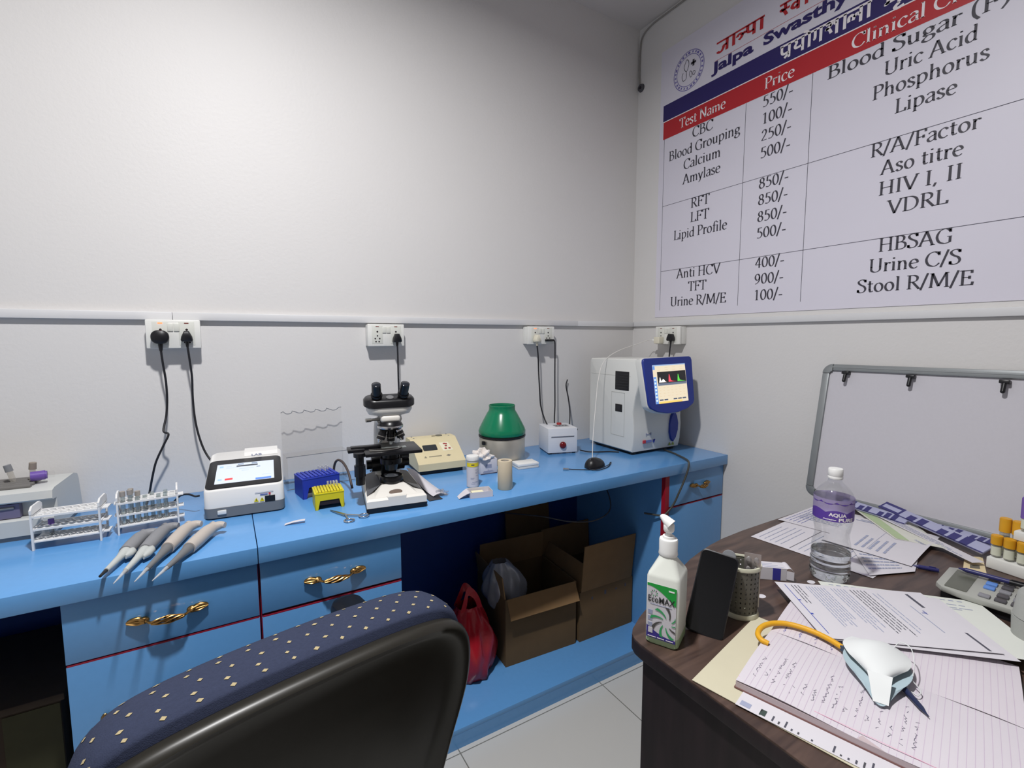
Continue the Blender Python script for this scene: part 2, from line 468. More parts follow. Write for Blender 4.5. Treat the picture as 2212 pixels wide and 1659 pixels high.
def serif(mb, text, P, cap, xc, width=None, m=None, weight=0.122):
    """P(s,t)->point in metres; text centred at xc with its baseline at t=0"""
    tot = sum(G[c][0] for c in text)
    k = (width / (tot * cap)) if width else 1.0
    x = xc - tot * cap * k / 2
    phi = math.radians(22)
    W = lambda a: max(0.05, weight * abs(math.sin(a - phi)))
    for c in text:
        adv, strokes, ser = G[c]
        Q = lambda u, v, x=x: P(x + u * cap * k, v * cap)
        for kind, pts in strokes:
            if kind == 's':
                pp = [(p.x, p.y) for p in catmull([(a, b, 0) for a, b in pts], 4)]
            else:
                pp = pts
            ribbon(mb, pp, (lambda a: 0.09) if kind == 'h' else W, Q, m)
        for sx, sy, hw in ser:
            yy = sy - .04 if sy > .5 else sy
            mb.add([Q(sx - hw, yy), Q(sx + hw, yy), Q(sx + hw * .8, yy + .042), Q(sx - hw * .8, yy + .042)], [(0, 1, 2, 3)], m)
        x += adv * cap * k

# ------------------------------------------------------------------ the room
XW, YW, ZC = 1.887, 1.900, 2.88
XL, YF = -1.55, -2.4
def floor_mat():
    m = bpy.data.materials.new('floor_tiles')
    m.use_nodes = True
    nt = m.node_tree
    p = nt.nodes['Principled BSDF']
    p.inputs['Roughness'].default_value = 0.28
    g = nt.nodes.new('ShaderNodeNewGeometry')
    sp = nt.nodes.new('ShaderNodeSeparateXYZ')
    nt.links.new(g.outputs['Position'], sp.inputs[0])
    def line(sock, off, size):
        a = nt.nodes.new('ShaderNodeMath'); a.operation = 'SUBTRACT'; a.inputs[1].default_value = off
        nt.links.new(sock, a.inputs[0])
        b = nt.nodes.new('ShaderNodeMath'); b.operation = 'PINGPONG'; b.inputs[1].default_value = size / 2
        nt.links.new(a.outputs[0], b.inputs[0])
        c = nt.nodes.new('ShaderNodeMath'); c.operation = 'LESS_THAN'; c.inputs[1].default_value = 0.0018
        nt.links.new(b.outputs[0], c.inputs[0])
        return c.outputs[0]
    mx = nt.nodes.new('ShaderNodeMath'); mx.operation = 'MAXIMUM'
    nt.links.new(line(sp.outputs[0], 0.5905, 0.6), mx.inputs[0])
    nt.links.new(line(sp.outputs[1], 1.318, 0.6), mx.inputs[1])
    n = nt.nodes.new('ShaderNodeTexNoise'); n.inputs['Scale'].default_value = 6
    cr = nt.nodes.new('ShaderNodeMix'); cr.data_type = 'RGBA'
    cr.inputs['A'].default_value = srgb('c3c2be'); cr.inputs['B'].default_value = srgb('cbcac6')
    nt.links.new(n.outputs['Fac'], cr.inputs['Factor'])
    c2 = nt.nodes.new('ShaderNodeMix'); c2.data_type = 'RGBA'
    nt.links.new(mx.outputs[0], c2.inputs['Factor'])
    nt.links.new(cr.outputs['Result'], c2.inputs['A'])
    c2.inputs['B'].default_value = srgb('77766f')
    nt.links.new(c2.outputs['Result'], p.inputs['Base Color'])
    return m

struct(MB(floor_mat()).box(XL, XW, YF, YW, -0.1, 0).build('floor', angle=0), 'pale grey square floor tiles with thin dark grout')
struct(MB(CEIL).box(XL, XW, YF, YW, ZC, ZC + 0.1).build('ceiling', angle=0), 'plain grey-white ceiling')
struct(MB(WALL).box(XL - .1, XW + .1, YW, YW + 0.1, -0.1, ZC + .1).build('wall_back', angle=0), 'white plastered wall behind the blue worktop')
struct(MB(WALL).box(XW, XW + 0.1, YF, YW, -0.1, ZC + .1).build('wall_right', angle=0), 'white plastered wall behind the price banner')
struct(MB(WALL).box(XL - 0.1, XL, YF, YW, -0.1, ZC + .1).build('wall_left', angle=0), 'white plastered wall left of the worktop')
struct(MB(WALL).box(XL - .1, XW + .1, YF - 0.1, YF, -0.1, ZC + .1).build('wall_front', angle=0), 'white plastered wall behind the camera')

# cable trunking along both walls (joints between lengths)
k = 1
for a, b in ((XL, -0.137), (-0.136, 1.50), (1.501, XW - .0005)):
    struct(MB(TRUNK).box(a, b, YW - 0.016, YW - .0003, 1.392, 1.417, bev=0.0015).build('trim_%d' % k), 'white plastic cable trunking on the back wall'); k += 1
for a, b in ((YF, 1.8835 - .001),):
    struct(MB(TRUNK).box(XW - 0.014, XW - .0003, a, b, 1.393, 1.418, bev=0.0015).build('trim_%d' % k), 'white plastic cable trunking on the right wall'); k += 1

# ------------------------------------------------------------------ worktop, cabinets, platform
YE, YFACE = 1.305, 1.322
ZT, ZB = 0.82, 0.778
tag(MB(BLUE).box(XL + .002, 0.0457, YE, YW - .002, ZB, ZT, bev=0.0012).build('worktop'), 'bright blue laminate worktop, left length, under the tube racks and pipettes', 'worktop', 'blue worktop lengths')
tag(MB(BLUE).box(0.0475, XW - .002, YE, YW - .002, ZB, ZT, bev=0.0012).build('worktop'), 'bright blue laminate worktop, long right length, under microscope and centrifuge', 'worktop', 'blue worktop lengths')

def handle_mb(L):
    mb = MB(BRASS)
    h = L / 2
    mb.tube([(-h + .012, -.006, 0), (-h + .028, -.017, -.001), (-h * .45, -.024, -.003), (0, -.027, -.004), (h * .45, -.024, -.003), (h - .028, -.017, -.001), (h - .012, -.006, 0)], 0.0032, n=8)
    for s in (-1, 1):
        mb.ball((s * (h - .006), -.004, 0), (.017, .006, .0085))
        mb.ball((s * (h - .022), -.010, 0), (.011, .0075, .0085))
        for q in (-1, 0, 1):
            mb.tube([(s * (h + .010), -.0075, q * .001), (s * (h - .008), -.0115, q * .006), (s * (h - .024), -.0165, q * .003)], 0.0022, n=6)
        mb.cyl((s * (h - .012), -.004, 0), (s * (h - .012), .0005, 0), .006, n=12)
    n = 6
    for q in range(n):
        a0 = 2 * math.pi * q / n
        pts = []
        for i in range(9):
            t = i / 8
            a = a0 + t * 2.6
            r = .0082 * math.sin(math.pi * min(1, max(0, .08 + t * .84)))
            pts.append((-h * .46 + t * h * .92, -.026 + r * .7 * math.sin(a), -.0035 + r * math.cos(a)))
        mb.tube(pts, 0.0019, n=6, sub=3)
    return mb

def panel(parent, name, x0, x1, z0, z1, m=BLUE):
    return MB(m).box(x0, x1, 0, 0.018, z0, z1, bev=0.0008).build(name, parent)

def cabinet(label, x0, x1, fronts, lred=0.006, rred=0.004, z0=0.0, redlines=()):
    """fronts: (kind, z0, z1, handle(xc, zc, length, vertical))"""
    t = thing('cabinet', label, 'cabinet', (x0, YFACE, 0), group='blue cabinets under the worktop')
    w = x1 - x0
    d = YW - .004 - YFACE
    b = MB(BLUE)
    b.box(0, 0.018, 0.0192, d, z0, ZB)
    b.box(w - 0.018, w, 0.0192, d, z0, ZB)
    b.box(0.018, w - 0.018, d - 0.006, d, z0, ZB)
    b.box(0.018, w - 0.018, 0.0192, d - .006, z0, z0 + .018)
    b.box(0.018, w - 0.018, 0.06, d - .006, .625, .64)
    b.build('body', t, angle=0)
    e = MB(RED)
    fx0, fx1 = (lred, w - rred)
    e.box(0, max(lred, .018), 0.0, 0.0191, z0, ZB) if lred > .012 else e.box(0, 0.018, 0.0182, 0.0191, z0, ZB)
    e.box(w - .018, w, 0.0182, 0.0191, z0, ZB)
    e.box(0.018, w - .018, 0.0182, 0.0191, .62, .648)
    e.box(0.018, w - .018, 0.0182, 0.0191, ZB - .02, ZB)
    e.build('edge_band', t, angle=0, label='dark red painted edge of the carcass')
    for z in redlines:
        MB(RED2).box(lred + .001, w - rred - .001, .0002, .018, z, z + .0032).build('edge_band', t, angle=0, label='bright red edge band under the drawer')
    for kind, a, c, hd in fronts:
        p = panel(t, kind, fx0, fx1, a, c)
        if hd:
            o = handle_mb(hd[2]).build('handle', p, label='ornate brass handle')
            o.location = (hd[0] - x0, 0, hd[1])
            if hd[3]:
                o.rotation_euler = (0, math.radians(90), 0)
    return t

RED2 = mat('red_edge_line', '8e1a34', 0.5)
cabinet('blue cabinet left of the seam, drawer and door with brass handles', -0.327, 0.0455,
        [('drawer', .6365, .7765, (-.1405, .701, .135, False)), ('door', .02, .6305, (-.268, .43, .13, True))], lred=.002, rred=.0015, redlines=(.6305,))
cabinet('blue drawer cabinet behind the office chair, red line under its drawer', 0.048, 0.413,
        [('drawer', .638, .7765, (.229, .698, .138, False)), ('door', .02, .6282, None)], lred=.002, rred=.001, redlines=(.6284,))
cabinet('narrow blue cabinet in the corner with one brass handled drawer', 1.513, 1.8845,
        [('drawer', .641, .7765, (1.72, .712, .105, False)), ('door', .02, .633, None)], lred=.0235, rred=.003, redlines=(.6332,))

p = MB(BLUE)
p.box(0.4145, 1.5115, 1.336, YW - .012, 0.0505, 0.068, bev=.001)
p.box(0.4145, 1.5115, 1.336, 1.354, 0.0, 0.0505)
tag(p.build('platform', angle=30), 'low blue platform on the floor between the cabinets under the cartons', 'platform')
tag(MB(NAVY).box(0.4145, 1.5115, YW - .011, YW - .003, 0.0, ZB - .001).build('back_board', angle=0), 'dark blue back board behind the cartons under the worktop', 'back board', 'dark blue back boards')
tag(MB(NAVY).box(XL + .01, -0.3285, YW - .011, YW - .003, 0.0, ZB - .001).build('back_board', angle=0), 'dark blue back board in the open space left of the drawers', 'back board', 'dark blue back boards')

# ------------------------------------------------------------------ cartons and bags under the worktop
def carton(label, loc, rz, w, d, h, flaps, marks=(), th=.004, mark_m=None):
    t = thing('cardboard_box', label, 'cardboard box', loc, rz, 'cartons under the worktop')
    b = MB(KRAFT)
    for a in ((0, w, 0, th, 0, h), (0, w, d - th, d, 0, h), (0, th, th, d - th, 0, h), (w - th, w, th, d - th, 0, h), (th, w - th, th, d - th, 0, th)):
        b.box(*a)
    for (x, z, sx, sz) in marks:
        b.box(x, x + sx, -.0006, 0, z, z + sz, m=INK)
    b.build('box', t, angle=0)
    # flap: (side, length, angle from vertical outward in degrees)
    for side, L, ang in flaps:
        f = MB(KRAFT2)
        if side in 'fb':
            f.box(0.006, w - .006, -th / 2, th / 2, 0, L)
        else:
            f.box(-th / 2, th / 2, 0.006, d - .006, 0, L)
        o = f.build('flap', t, angle=0)
        o.location = {'f': (0, th / 2, h), 'b': (0, d - th / 2, h), 'l': (th / 2, 0, h), 'r': (w - th / 2, 0, h)}[side]
        a = math.radians(ang)
        o.rotation_euler = {'f': (a, 0, 0), 'b': (-a, 0, 0), 'l': (0, -a, 0), 'r': (0, a, 0)}[side]
    return t
carton('open cardboard box with a folded-out flap, left of the two under the worktop', (0.872, 1.513, .0685), -3.5, .325, .27, .27,
       [('f', .075, 152), ('l', .09, 8), ('b', .12, -6)], [(.14, .195, .006, .014), (.20, .20, .022, .004), (.26, .2, .006, .012)])
carton('cardboard box with raised front flap, right of the two under the worktop', (1.214, 1.489, .0685), -1.0, .29, .30, .215,
       [('f', .205, 6), ('l', .11, -22), ('b', .16, 3)], [(.06, .17, .008, .012), (.13, .175, .010, .018), (.19, .18, .012, .006), (.245, .18, .006, .014)])
# flat brown board standing behind
b = MB(KRAFT)
b.box(-.13, .13, -.003, .003, 0, .52)
b.box(-.13, .13, -.0032, -.003, .30, .303, m=KRAFT2)
o = tag(b.build('cardboard_sheet', angle=0), 'flat brown cardboard sheet standing behind the two cartons', 'cardboard')
o.location = (1.20, 1.835, .0685)
o.rotation_euler = (math.radians(-4), 0, math.radians(6))

# red carrier bag
def bagfn(u, v):
    a = u * 2 * math.pi
    prof = [(.02, 0), (.085, .004), (.10, .05), (.105, .11), (.092, .17), (.07, .22), (.05, .26), (.045, .275)]
    q = v * (len(prof) - 1)
    i = min(int(q), len(prof) - 2)
    f = q - i
    r = prof[i][0] * (1 - f) + prof[i + 1][0] * f
    z = prof[i][1] * (1 - f) + prof[i + 1][1] * f
    wr = 1 + .09 * math.sin(5 * a + 9 * v) + .06 * math.sin(9 * a - 7 * v) + .04 * math.sin(17 * a + 13 * v)
    return (r * wr * math.cos(a), r * wr * .8 * math.sin(a), z)
REDBAG = mat('red_carrier_bag_film', 'a81c2a', 0.3, var=0.12, nscale=25, bump=0.5, bscale=60)
t = thing('carrier_bag', 'red plastic carrier bag standing on the platform beside the open carton', 'bag', (.735, 1.56, .0695))
MB(REDBAG).sheet(bagfn, 48, 22).build('bag', t, angle=180)
for s in (-1, 1):
    hb = MB(REDBAG)
    hb.sheet(lambda u, v, s=s: ((.045 - .02 * math.sin(u * math.pi)) * (1 if v > .5 else .55) * math.cos(u * math.pi) + .004 * math.sin(9 * u), s * .03 - s * .012 * math.sin(u * math.pi), .265 + .085 * math.sin(u * math.pi) * (1 if v > .5 else .6)), 16, 1, th=.0006)
    hb.build('handle', t, angle=60)

# clear plastic bag bulging out of the left carton
def cb(u, v):
    a = u * 2 * math.pi
    t = v
    r = .085 * math.sin(math.pi * (.06 + .88 * t)) ** .6
    wr = 1 + .1 * math.sin(4 * a + 6 * t) + .07 * math.sin(11 * a - 9 * t)
    return (r * wr * math.cos(a) - .05 * t, r * wr * .8 * math.sin(a), .23 * t)
o = tag(MB(clear_mat('milky_bag_film', 'c9ccd6', 0.5, 0.42, 0.3)).sheet(cb, 36, 16).build('plastic_bag', angle=180), 'clear crumpled plastic bag stuffed in the open left carton', 'bag')
o.location = (.955, 1.62, .215)
# dark cardboard box in the left open space
t = thing('cardboard_box', 'dark brown box standing in the open space left of the drawers', 'cardboard box', (-.93, 1.45, 0), 0)
DBOX = mat('dark_brown_card', '3a2e24', 0.8, var=.15)
OLIVE = mat('olive_card', '35341f', 0.8, var=.15)
b = MB(DBOX); b.box(0, .56, 0, .36, 0, .50, bev=.003); b.build('box', t, angle=30)
b = MB(OLIVE); b.box(.46, .558, -.002, -.0002, .01, .485); b.build('side_label', t, angle=0, label='olive green panel on the front of the box')
b = MB(DBOX); b.box(-.006, .568, -.006, .366, .4905, .508, bev=.003); b.build('lid', t, angle=30)

# loose cable hanging across the middle opening
tag(MB(mat('grey_cable', '4c4c50', .5)).tube([(1.50, 1.75, .70), (1.46, 1.62, .66), (1.40, 1.52, .60), (1.30, 1.50, .574), (1.20, 1.54, .575), (1.12, 1.62, .585), (1.06, 1.74, .57), (1.03, 1.86, .545)], .0028).build('cable', angle=60), 'thin grey cable hanging across the opening above the cartons', 'cable')

# ------------------------------------------------------------------ sockets on the trunking
LEDR = mat('red_neon', 'ff5a30', .4, var=0, emit='ff4a20', estr=6.0)
LEDO = mat('dark_neon', '7a2a22', .4, var=0)
SOCK = mat('socket_plastic', 'e4e4e0', .35, var=.02)
SOCK2 = mat('socket_module_plastic', 'd8d9d2', .35, var=.02)
def socket(label, loc, rz, w, h, d, units, leds):
    """local: x right, -y out of the wall, z up; origin at the wall, lower left"""
    t = thing('wall_socket', label, 'wall socket', loc, rz, 'double wall sockets')
    b = MB(SOCK)
    b.box(0, w, -d * .72, 0, 0, h, bev=.003)
    b.build('back_box', t)
    b = MB(SOCK)
    b.box(-.002, w + .002, -d, -d * .7, -.0015, h + .0015, bev=.0035)
    b.build('cover_plate', t)
    f = -d - .0009
    for s in (.44, .56):
        MB(SOCK2).box(w * s - .0075, w * s + .0075, f - .002, -d, h * .60, h * .88, bev=.0012).build('rocker_switch', t)
    for ux, on in zip(units, leds):
        m = MB(SOCK2)
        m.box(ux - .021, ux + .021, f, -d + .0005, h * .1, h * .95, bev=.0006)
        for dx, dz, r in ((0, .66, .0036), (0, .47, .003), (-.0085, .34, .003), (.0085, .34, .003), (-.006, .2, .0032), (.006, .2, .0032)):
            m.cyl((ux + dx, f - .0002, h * dz), (ux + dx, f + .001, h * dz), r, n=12, m=DGAP)
        m.build('socket_outlet', t)
        MB(LEDR if on else LEDO).box(ux - .006, ux + .006, f - .0006, f + .0004, h * .88, h * .915).build('indicator_light', t, angle=0)
    return t
SZ = 1.304
S1 = (-.203, YW, SZ)
socket('white double socket box above the left analyser, with two black plugs', (-.203, YW, SZ), 0, .139, .0865, .046, (.036, .104), (True, False))
socket('white double socket box above the microscope, its left outlet empty', (.472, YW, SZ), 0, .138, .082, .046, (.034, .106), (False, False))
socket('white double socket box above the small white stabiliser, with a beige plug', (1.19, YW, SZ + .002), 0, .142, .079, .05, (.036, .108), (True, False))
socket('white double socket box on the right wall behind the blood analyser', (XW, 1.694, SZ), -90, .145, .083, .05, (.034, .108), (False, False))

def plug_body(mb, x, y, z, kind='tri', m=None):
    if kind == 'round':
        mb.prism(rrect(.046, .042, .019, 6, x, z), y - .026, y, 'y', ch=.004, m=m)
        mb.cyl((x, y - .012, z - .016), (x, y - .012, z - .042), .0075, .0045, m=m)
    else:
        mb.prism([(x - .016, z - .014), (x - .013, z - .018), (x + .013, z - .018), (x + .016, z - .014), (x + .014, z - .002), (x + .006, z + .015), (x - .006, z + .015), (x - .014, z - .002)], y - .03, y, 'y', ch=.004, m=m)
        mb.cyl((x, y - .014, z - .014), (x, y - .014, z - .034), .006, .004, m=m)

def power_cable(label, plug, kind, pts, r=.0032, m=CABLE, pm=BLACKP, rz=0, grp='plugged-in power cables'):
    t = thing('power_cable', label, 'cable', plug, rz, grp)
    b = MB(pm)
    plug_body(b, 0, 0, 0, kind)
    b.build('plug', t, angle=50)
    # cable points are given in the world; bring them into the local frame
    Mi = (Matrix.Translation(plug) @ Matrix.Rotation(math.radians(rz), 4, 'Z')).inverted()
    c = MB(m)
    c.tube([Mi @ Vector(p) for p in pts], r, n=8)
    c.build('cord', t, angle=60)
    return t
py = YW - .046 - .002
power_cable('black cable with a round plug, hanging to the tube racks from the left socket', (-.168, py, 1.338), 'round',
            [(-.168, py - .012, 1.297), (-.166, py - .01, 1.26), (-.162, py, 1.20), (-.163, py + .01, 1.14), (-.168, py + .01, 1.09), (-.176, py - .01, 1.045), (-.163, py - .02, 1.034), (-.178, py - .02, 1.0), (-.20, py - .015, .95), (-.213, py - .01, .90), (-.224, py, .85), (-.23, py - .03, .8235)])
power_cable('black cable with a triangular plug, hanging to the touch-screen analyser', (-.099, py, 1.342), 'tri',
            [(-.099, py - .014, 1.31), (-.096, py - .012, 1.27), (-.093, py, 1.21), (-.095, py + .01, 1.14), (-.092, py + .005, 1.07), (-.083, py, 1.01), (-.068, py - .01, .96), (-.045, py - .03, .925), (-.02, 1.825, .905)])
power_cable('black cable dropping from the middle socket behind the microscope', (.578, YW - .046, 1.336), 'tri',
            [(.578, py - .014, 1.304), (.580, py - .01, 1.26), (.583, py, 1.18), (.585, py + .005, 1.08), (.575, py + .005, .97), (.53, py, .87), (.46, 1.84, .824)])
power_cable('dark cable with a beige plug, hanging to the white stabiliser box', (1.226, YW - .052, 1.333), 'tri',
            [(1.226, YW - .066, 1.30), (1.236, YW - .06, 1.25), (1.243, YW - .055, 1.17), (1.249, YW - .055, 1.09), (1.255, YW - .055, 1.02), (1.266, 1.83, .96), (1.268, 1.803, .928)], pm=CREAM)
t = thing('power_cable', 'black cable with a flat side plug, hanging to the white stabiliser box', 'cable', (1.296, YW - .052, 1.322), 0, 'plugged-in power cables')
MB(BLACKP).box(-.018, .026, -.016, .001, -.004, .006, bev=.003).build('plug', t)
MB(CABLE).tube([(.022, -.008, 0), (.033, -.008, -.006), (.035, -.008, -.05), (.035, -.008, -.12), (.034, -.01, -.2), (.034, -.012, -.3), (.026, -.02, -.365), (.02, -.03, -.393)], .003).build('cord', t, angle=60)
power_cable('black cable with a plug, dropping behind the blood analyser from the right wall', (XW - .052, 1.586, 1.337), 'tri',
            [(XW - .066, 1.586, 1.305), (XW - .066, 1.59, 1.27), (XW - .06, 1.60, 1.22), (XW - .05, 1.63, 1.1), (XW - .04, 1.66, .95)], rz=-90)
t = thing('power_adapter', 'white charger cube with a long white cable arcing down to the mouse', 'charger', (XW - .0515, 1.66, 1.322))
MB(CREAM).box(-.03, 0, -.018, .018, -.016, .016, bev=.003).build('charger_body', t)
MB(WHITEP).box(-.024, -.012, .018, .034, -.006, .006, bev=.002).build('connector', t)
o = Vector((XW - .0515, 1.66, 1.322))
MB(mat('white_cable', 'dedcd8', .45)).tube([Vector(q) - o for q in ((XW - .0695, 1.693, 1.322), (XW - .08, 1.715, 1.322), (1.73, 1.725, 1.30), (1.61, 1.70, 1.277), (1.52, 1.68, 1.248), (1.452, 1.65, 1.21), (1.405, 1.62, 1.14), (1.38, 1.60, 1.07), (1.345, 1.57, .98), (1.318, 1.545, .91), (1.295, 1.52, .85), (1.285, 1.505, .8225))], .0017).build('cord', t, angle=60)

# doorbell-like wire in the corner above the banner
t = thing('loose_wire', 'thin grey wire run along the ceiling corner, ending in a small round grommet', 'wire', (XW - .004, 1.80, 2.6))
MB(mat('grey_wire', '8f8c88', .6)).tube([(0, -1.6, .268), (0, -.6, .268), (0, -.1, .266), (0, .02, .262), (-.002, .075, .235), (-.002, .088, .18), (-.002, .09, .08), (-.004, .086, .012)], .004, n=6).build('wire', t, angle=60)
g = MB(DGREY); g.cyl((.0035, .078, -.005), (-.006, .078, -.005), .02, .017, n=20); g.cyl((-.006, .078, -.005), (-.0075, .078, -.005), .007, n=12, m=DGAP); g.build('grommet', t)

# ------------------------------------------------------------------ price banner
BAN = mat('banner_vinyl', 'd9d6e2', .42, var=.02, nscale=4, spec=.4)
BNAVY = mat('banner_navy', '2b2260', .42, var=.03)
BRED = mat('banner_red', 'b2262e', .42, var=.03)
BINKD = mat('banner_text', '3c3a44', .5, var=0)
BWHT = mat('banner_white_print', 'ece6ea', .5, var=0)
XB = XW - .0025
t = thing('price_banner', 'large white vinyl price list banner with red and navy bands on right wall', 'banner', (XB, 1.747, 1.436))
YB = lambda y: y - 1.747
ZB_ = lambda z: z - 1.436
def band(mb, y0, y1, z0, z1, lvl, m=None):
    x = -.0004 * lvl
    mb.add([(x, YB(y0), ZB_(z0)), (x, YB(y1), ZB_(z0)), (x, YB(y1), ZB_(z1)), (x, YB(y0), ZB_(z1))], [(0, 1, 2, 3)], m)
YR = -.35
def sheetfn(u, v):
    y = 1.747 + (YR - 1.747) * u
    return (-.0006 * (1 + math.sin(7 * u + 3 * v)) * (1 if u > .55 else 0), y - 1.747, v * (2.70 - 1.436))
MB(BAN).box(0, .0015, YB(YR), 0, 0, 2.70 - 1.436).build('sheet', t, angle=0)
mb = MB(BNAVY); band(mb, 1.727, YR, 2.373, 2.447, 1); mb.build('navy_band', t, angle=0)
mb = MB(BRED); band(mb, 1.724, YR, 2.289, 2.369, 1); mb.build('red_band', t, angle=0)
mb = MB(BWHT); band(mb, 1.724, YR, 2.369, 2.373, 1); mb.build('white_rule', t, angle=0)
mb = MB(INK)
for z in (1.973, 1.660):
    band(mb, 1.716, YR, z, z + .0018, 1)
for y in (1.717, 1.290, 1.029):
    band(mb, y, y - .0018, 1.47, 2.289, 1)
mb.build('table_rule', t, angle=0)
def P_at(yc, z, lvl=2):
    return lambda s, q: (-.0004 * lvl, YB(yc) - s, ZB_(z + q))
rows = [2.243, 2.178, 2.114, 2.048, 1.930, 1.866, 1.800, 1.735, 1.617, 1.552, 1.487]
c1 = {0: ('CBC', .11), 1: ('Blood Grouping', .375), 2: ('Calcium', .198), 3: ('Amylase', .20), 4: ('RFT', .101), 5: ('LFT', .101), 6: ('Lipid Profile', .288), 8: ('Anti HCV', .238), 9: ('TFT', .10), 10: ('Urine R/M/E', .305)}
c2 = ['550/-', '100/-', '250/-', '500/-', '850/-', '850/-', '850/-', '500/-', '400/-', '900/-', '100/-']
c3 = [('Blood Sugar (F) (R)', .58), ('Uric Acid', .23), ('Phosphorus', .287), ('Lipase', .155), ('R/A/Factor', .275), ('Aso titre', .208), ('HIV I, II', .215), ('VDRL', .155), ('HBSAG', .193), ('Urine C/S', .24), ('Stool R/M/E', .302)]
CAPH = .0435
def line_of_text(s, yc, z, w, m, name='lettering'):
    mb = MB(m)
    serif(mb, s, P_at(yc, z), CAPH, 0, w)
    mb.build(name, t, angle=0)
for i, (s, w) in c1.items():
    line_of_text(s, 1.498, rows[i], w, BINKD)
for i, s in enumerate(c2):
    line_of_text(s, 1.157, rows[i], .122, BINKD)
for i, (s, w) in enumerate(c3):
    line_of_text(s, .688, rows[i], w, BINKD)
line_of_text('Test Name', 1.506, 2.308, .243, BWHT, 'band_lettering')
line_of_text('Price', 1.154, 2.308, .118, BWHT, 'band_lettering')
line_of_text('Clinical Chemistry', .655, 2.308, .50, BWHT, 'band_lettering')
# title in navy sans, lower line
for word, y0, wd in (('Jalpa', 1.452, .196), ('Swasthya', 1.226, .345)):
    mb = MB(BNAVY)
    Mt = Matrix.Translation((-.0008, YB(y0), ZB_(2.478))) @ Matrix.Rotation(math.radians(-90), 4, 'Z') @ Matrix.Rotation(math.radians(90), 4, 'X')
    sans(mb, word, Mt, .058, width=wd, bold=.0022)
    mb.build('title_lettering', t, angle=0)
# Devanagari words drawn with a broad pen: headline at 1, body below
DV = {
 'ja': (.80, [[(.62, 1), (.62, 0)], [(.62, .52), (.44, .52), (.40, .30), (.28, .08), (.12, .12), (.08, .24)]]),
 'aa': (.34, [[(.2, 1), (.2, 0)]]),
 'lpa': (1.15, [[(.05, .5), (.12, .66), (.26, .66), (.33, .48), (.26, .3), (.16, .2)], [(.33, .5), (.44, .62), (.54, .5)], [(.62, 1), (.62, .52), (.74, .36), (.96, .40)], [(.96, 1), (.96, 0)]]),
 'sva': (1.2, [[(.3, 1), (.3, .62), (.14, .5), (.08, .62), (.2, .55), (.34, .2), (.38, .04)], [(.3, .55), (.55, .55)], [(.96, .36), (.8, .2), (.66, .36), (.76, .6), (.96, .58)], [(.98, 1), (.98, 0)]]),
 'pra': (.85, [[(.12, 1), (.12, .55), (.26, .38), (.56, .42)], [(.6, 1), (.6, 0)], [(.56, .3), (.3, .06)]]),
 'ya': (.8, [[(.12, .98), (.22, .75), (.12, .55), (.2, .38), (.56, .4)], [(.6, 1), (.6, 0)]]),
 'o': (.34, [[(.2, 1), (.2, 0)], [(.2, 1.02), (.02, 1.2), (-.16, 1.26)]]),
 'ga': (.72, [[(.2, 1), (.2, .42), (.1, .34)], [(.54, 1), (.54, 0)]]),
 'sha': (.95, [[(.1, .85), (.26, .95), (.34, .75), (.18, .58), (.1, .62), (.3, .5), (.42, .2)], [(.34, .7), (.5, .86), (.66, .7)], [(.72, 1), (.72, 0)]]),
 'la': (.9, [[(.08, .3), (.08, .62), (.24, .68), (.34, .5), (.3, .3)], [(.34, .5), (.5, .66), (.64, .5)], [(.7, 1), (.7, 0)]]),
 'muu': (.9, [[(.18, 1), (.18, .32), (.06, .24), (.18, .3), (.64, .34)], [(.68, 1), (.68, 0)], [(.68, 0), (.5, -.2), (.62, -.34), (.9, -.28)]]),
 'lya': (1.1, [[(.08, .3), (.08, .62), (.24, .68), (.34, .5), (.3, .3)], [(.34, .5), (.48, .62), (.62, .45), (.9, .42)], [(.94, 1), (.94, 0)]]),
 'sp': (.45, None),
}
def deva(mb, word, y0, z0, hgt, width, pen=.17, m=None):
    tot = sum(DV[c][0] for c in word)
    kx = width / tot
    x = 0
    pen_fn = lambda a: pen
    segs = []
    start = 0
    for c in word:
        adv, st = DV[c]
        P = lambda u, v, x=x: (-.0008, YB(y0) - (x + u) * kx, ZB_(z0 + v * hgt))
        if st is None:
            segs.append((start, x)); start = x + adv
        else:
            for s in st:
                pp = [(q.x, q.y) for q in catmull([(a, b, 0) for a, b in s], 4)] if len(s) > 2 else s
                ribbon(mb, pp, pen_fn, P, m)
        x += adv
    segs.append((start, x))
    for a, b in segs:
        q = lambda u, v: (-.0008, YB(y0) - u * kx, ZB_(z0 + v * hgt))
        mb.add([q(a, .92), q(b, .92), q(b, 1.08), q(a, 1.08)], [(0, 1, 2, 3)], m)
mb = MB(BRED)
deva(mb, ['ja', 'aa', 'lpa', 'aa'], 1.440, 2.545, .045, .215)
deva(mb, ['sva', 'aa', 'sp', 'sva', 'la', 'sp', 'ga', 'aa'], 1.165, 2.545, .045, .40)
band(mb, 1.447, .60, 2.521, 2.5225, 1)
mb.build('script_title_lettering', t, angle=0)
mb = MB(BWHT)
deva(mb, ['pra', 'ya', 'o', 'ga', 'sha', 'aa', 'la', 'aa'], 1.155, 2.388, .048, .305)
deva(mb, ['muu', 'lya', 'sp', 'sha', 'aa', 'ya'], .815, 2.388, .048, .28)
mb.build('script_band_lettering', t, angle=0)
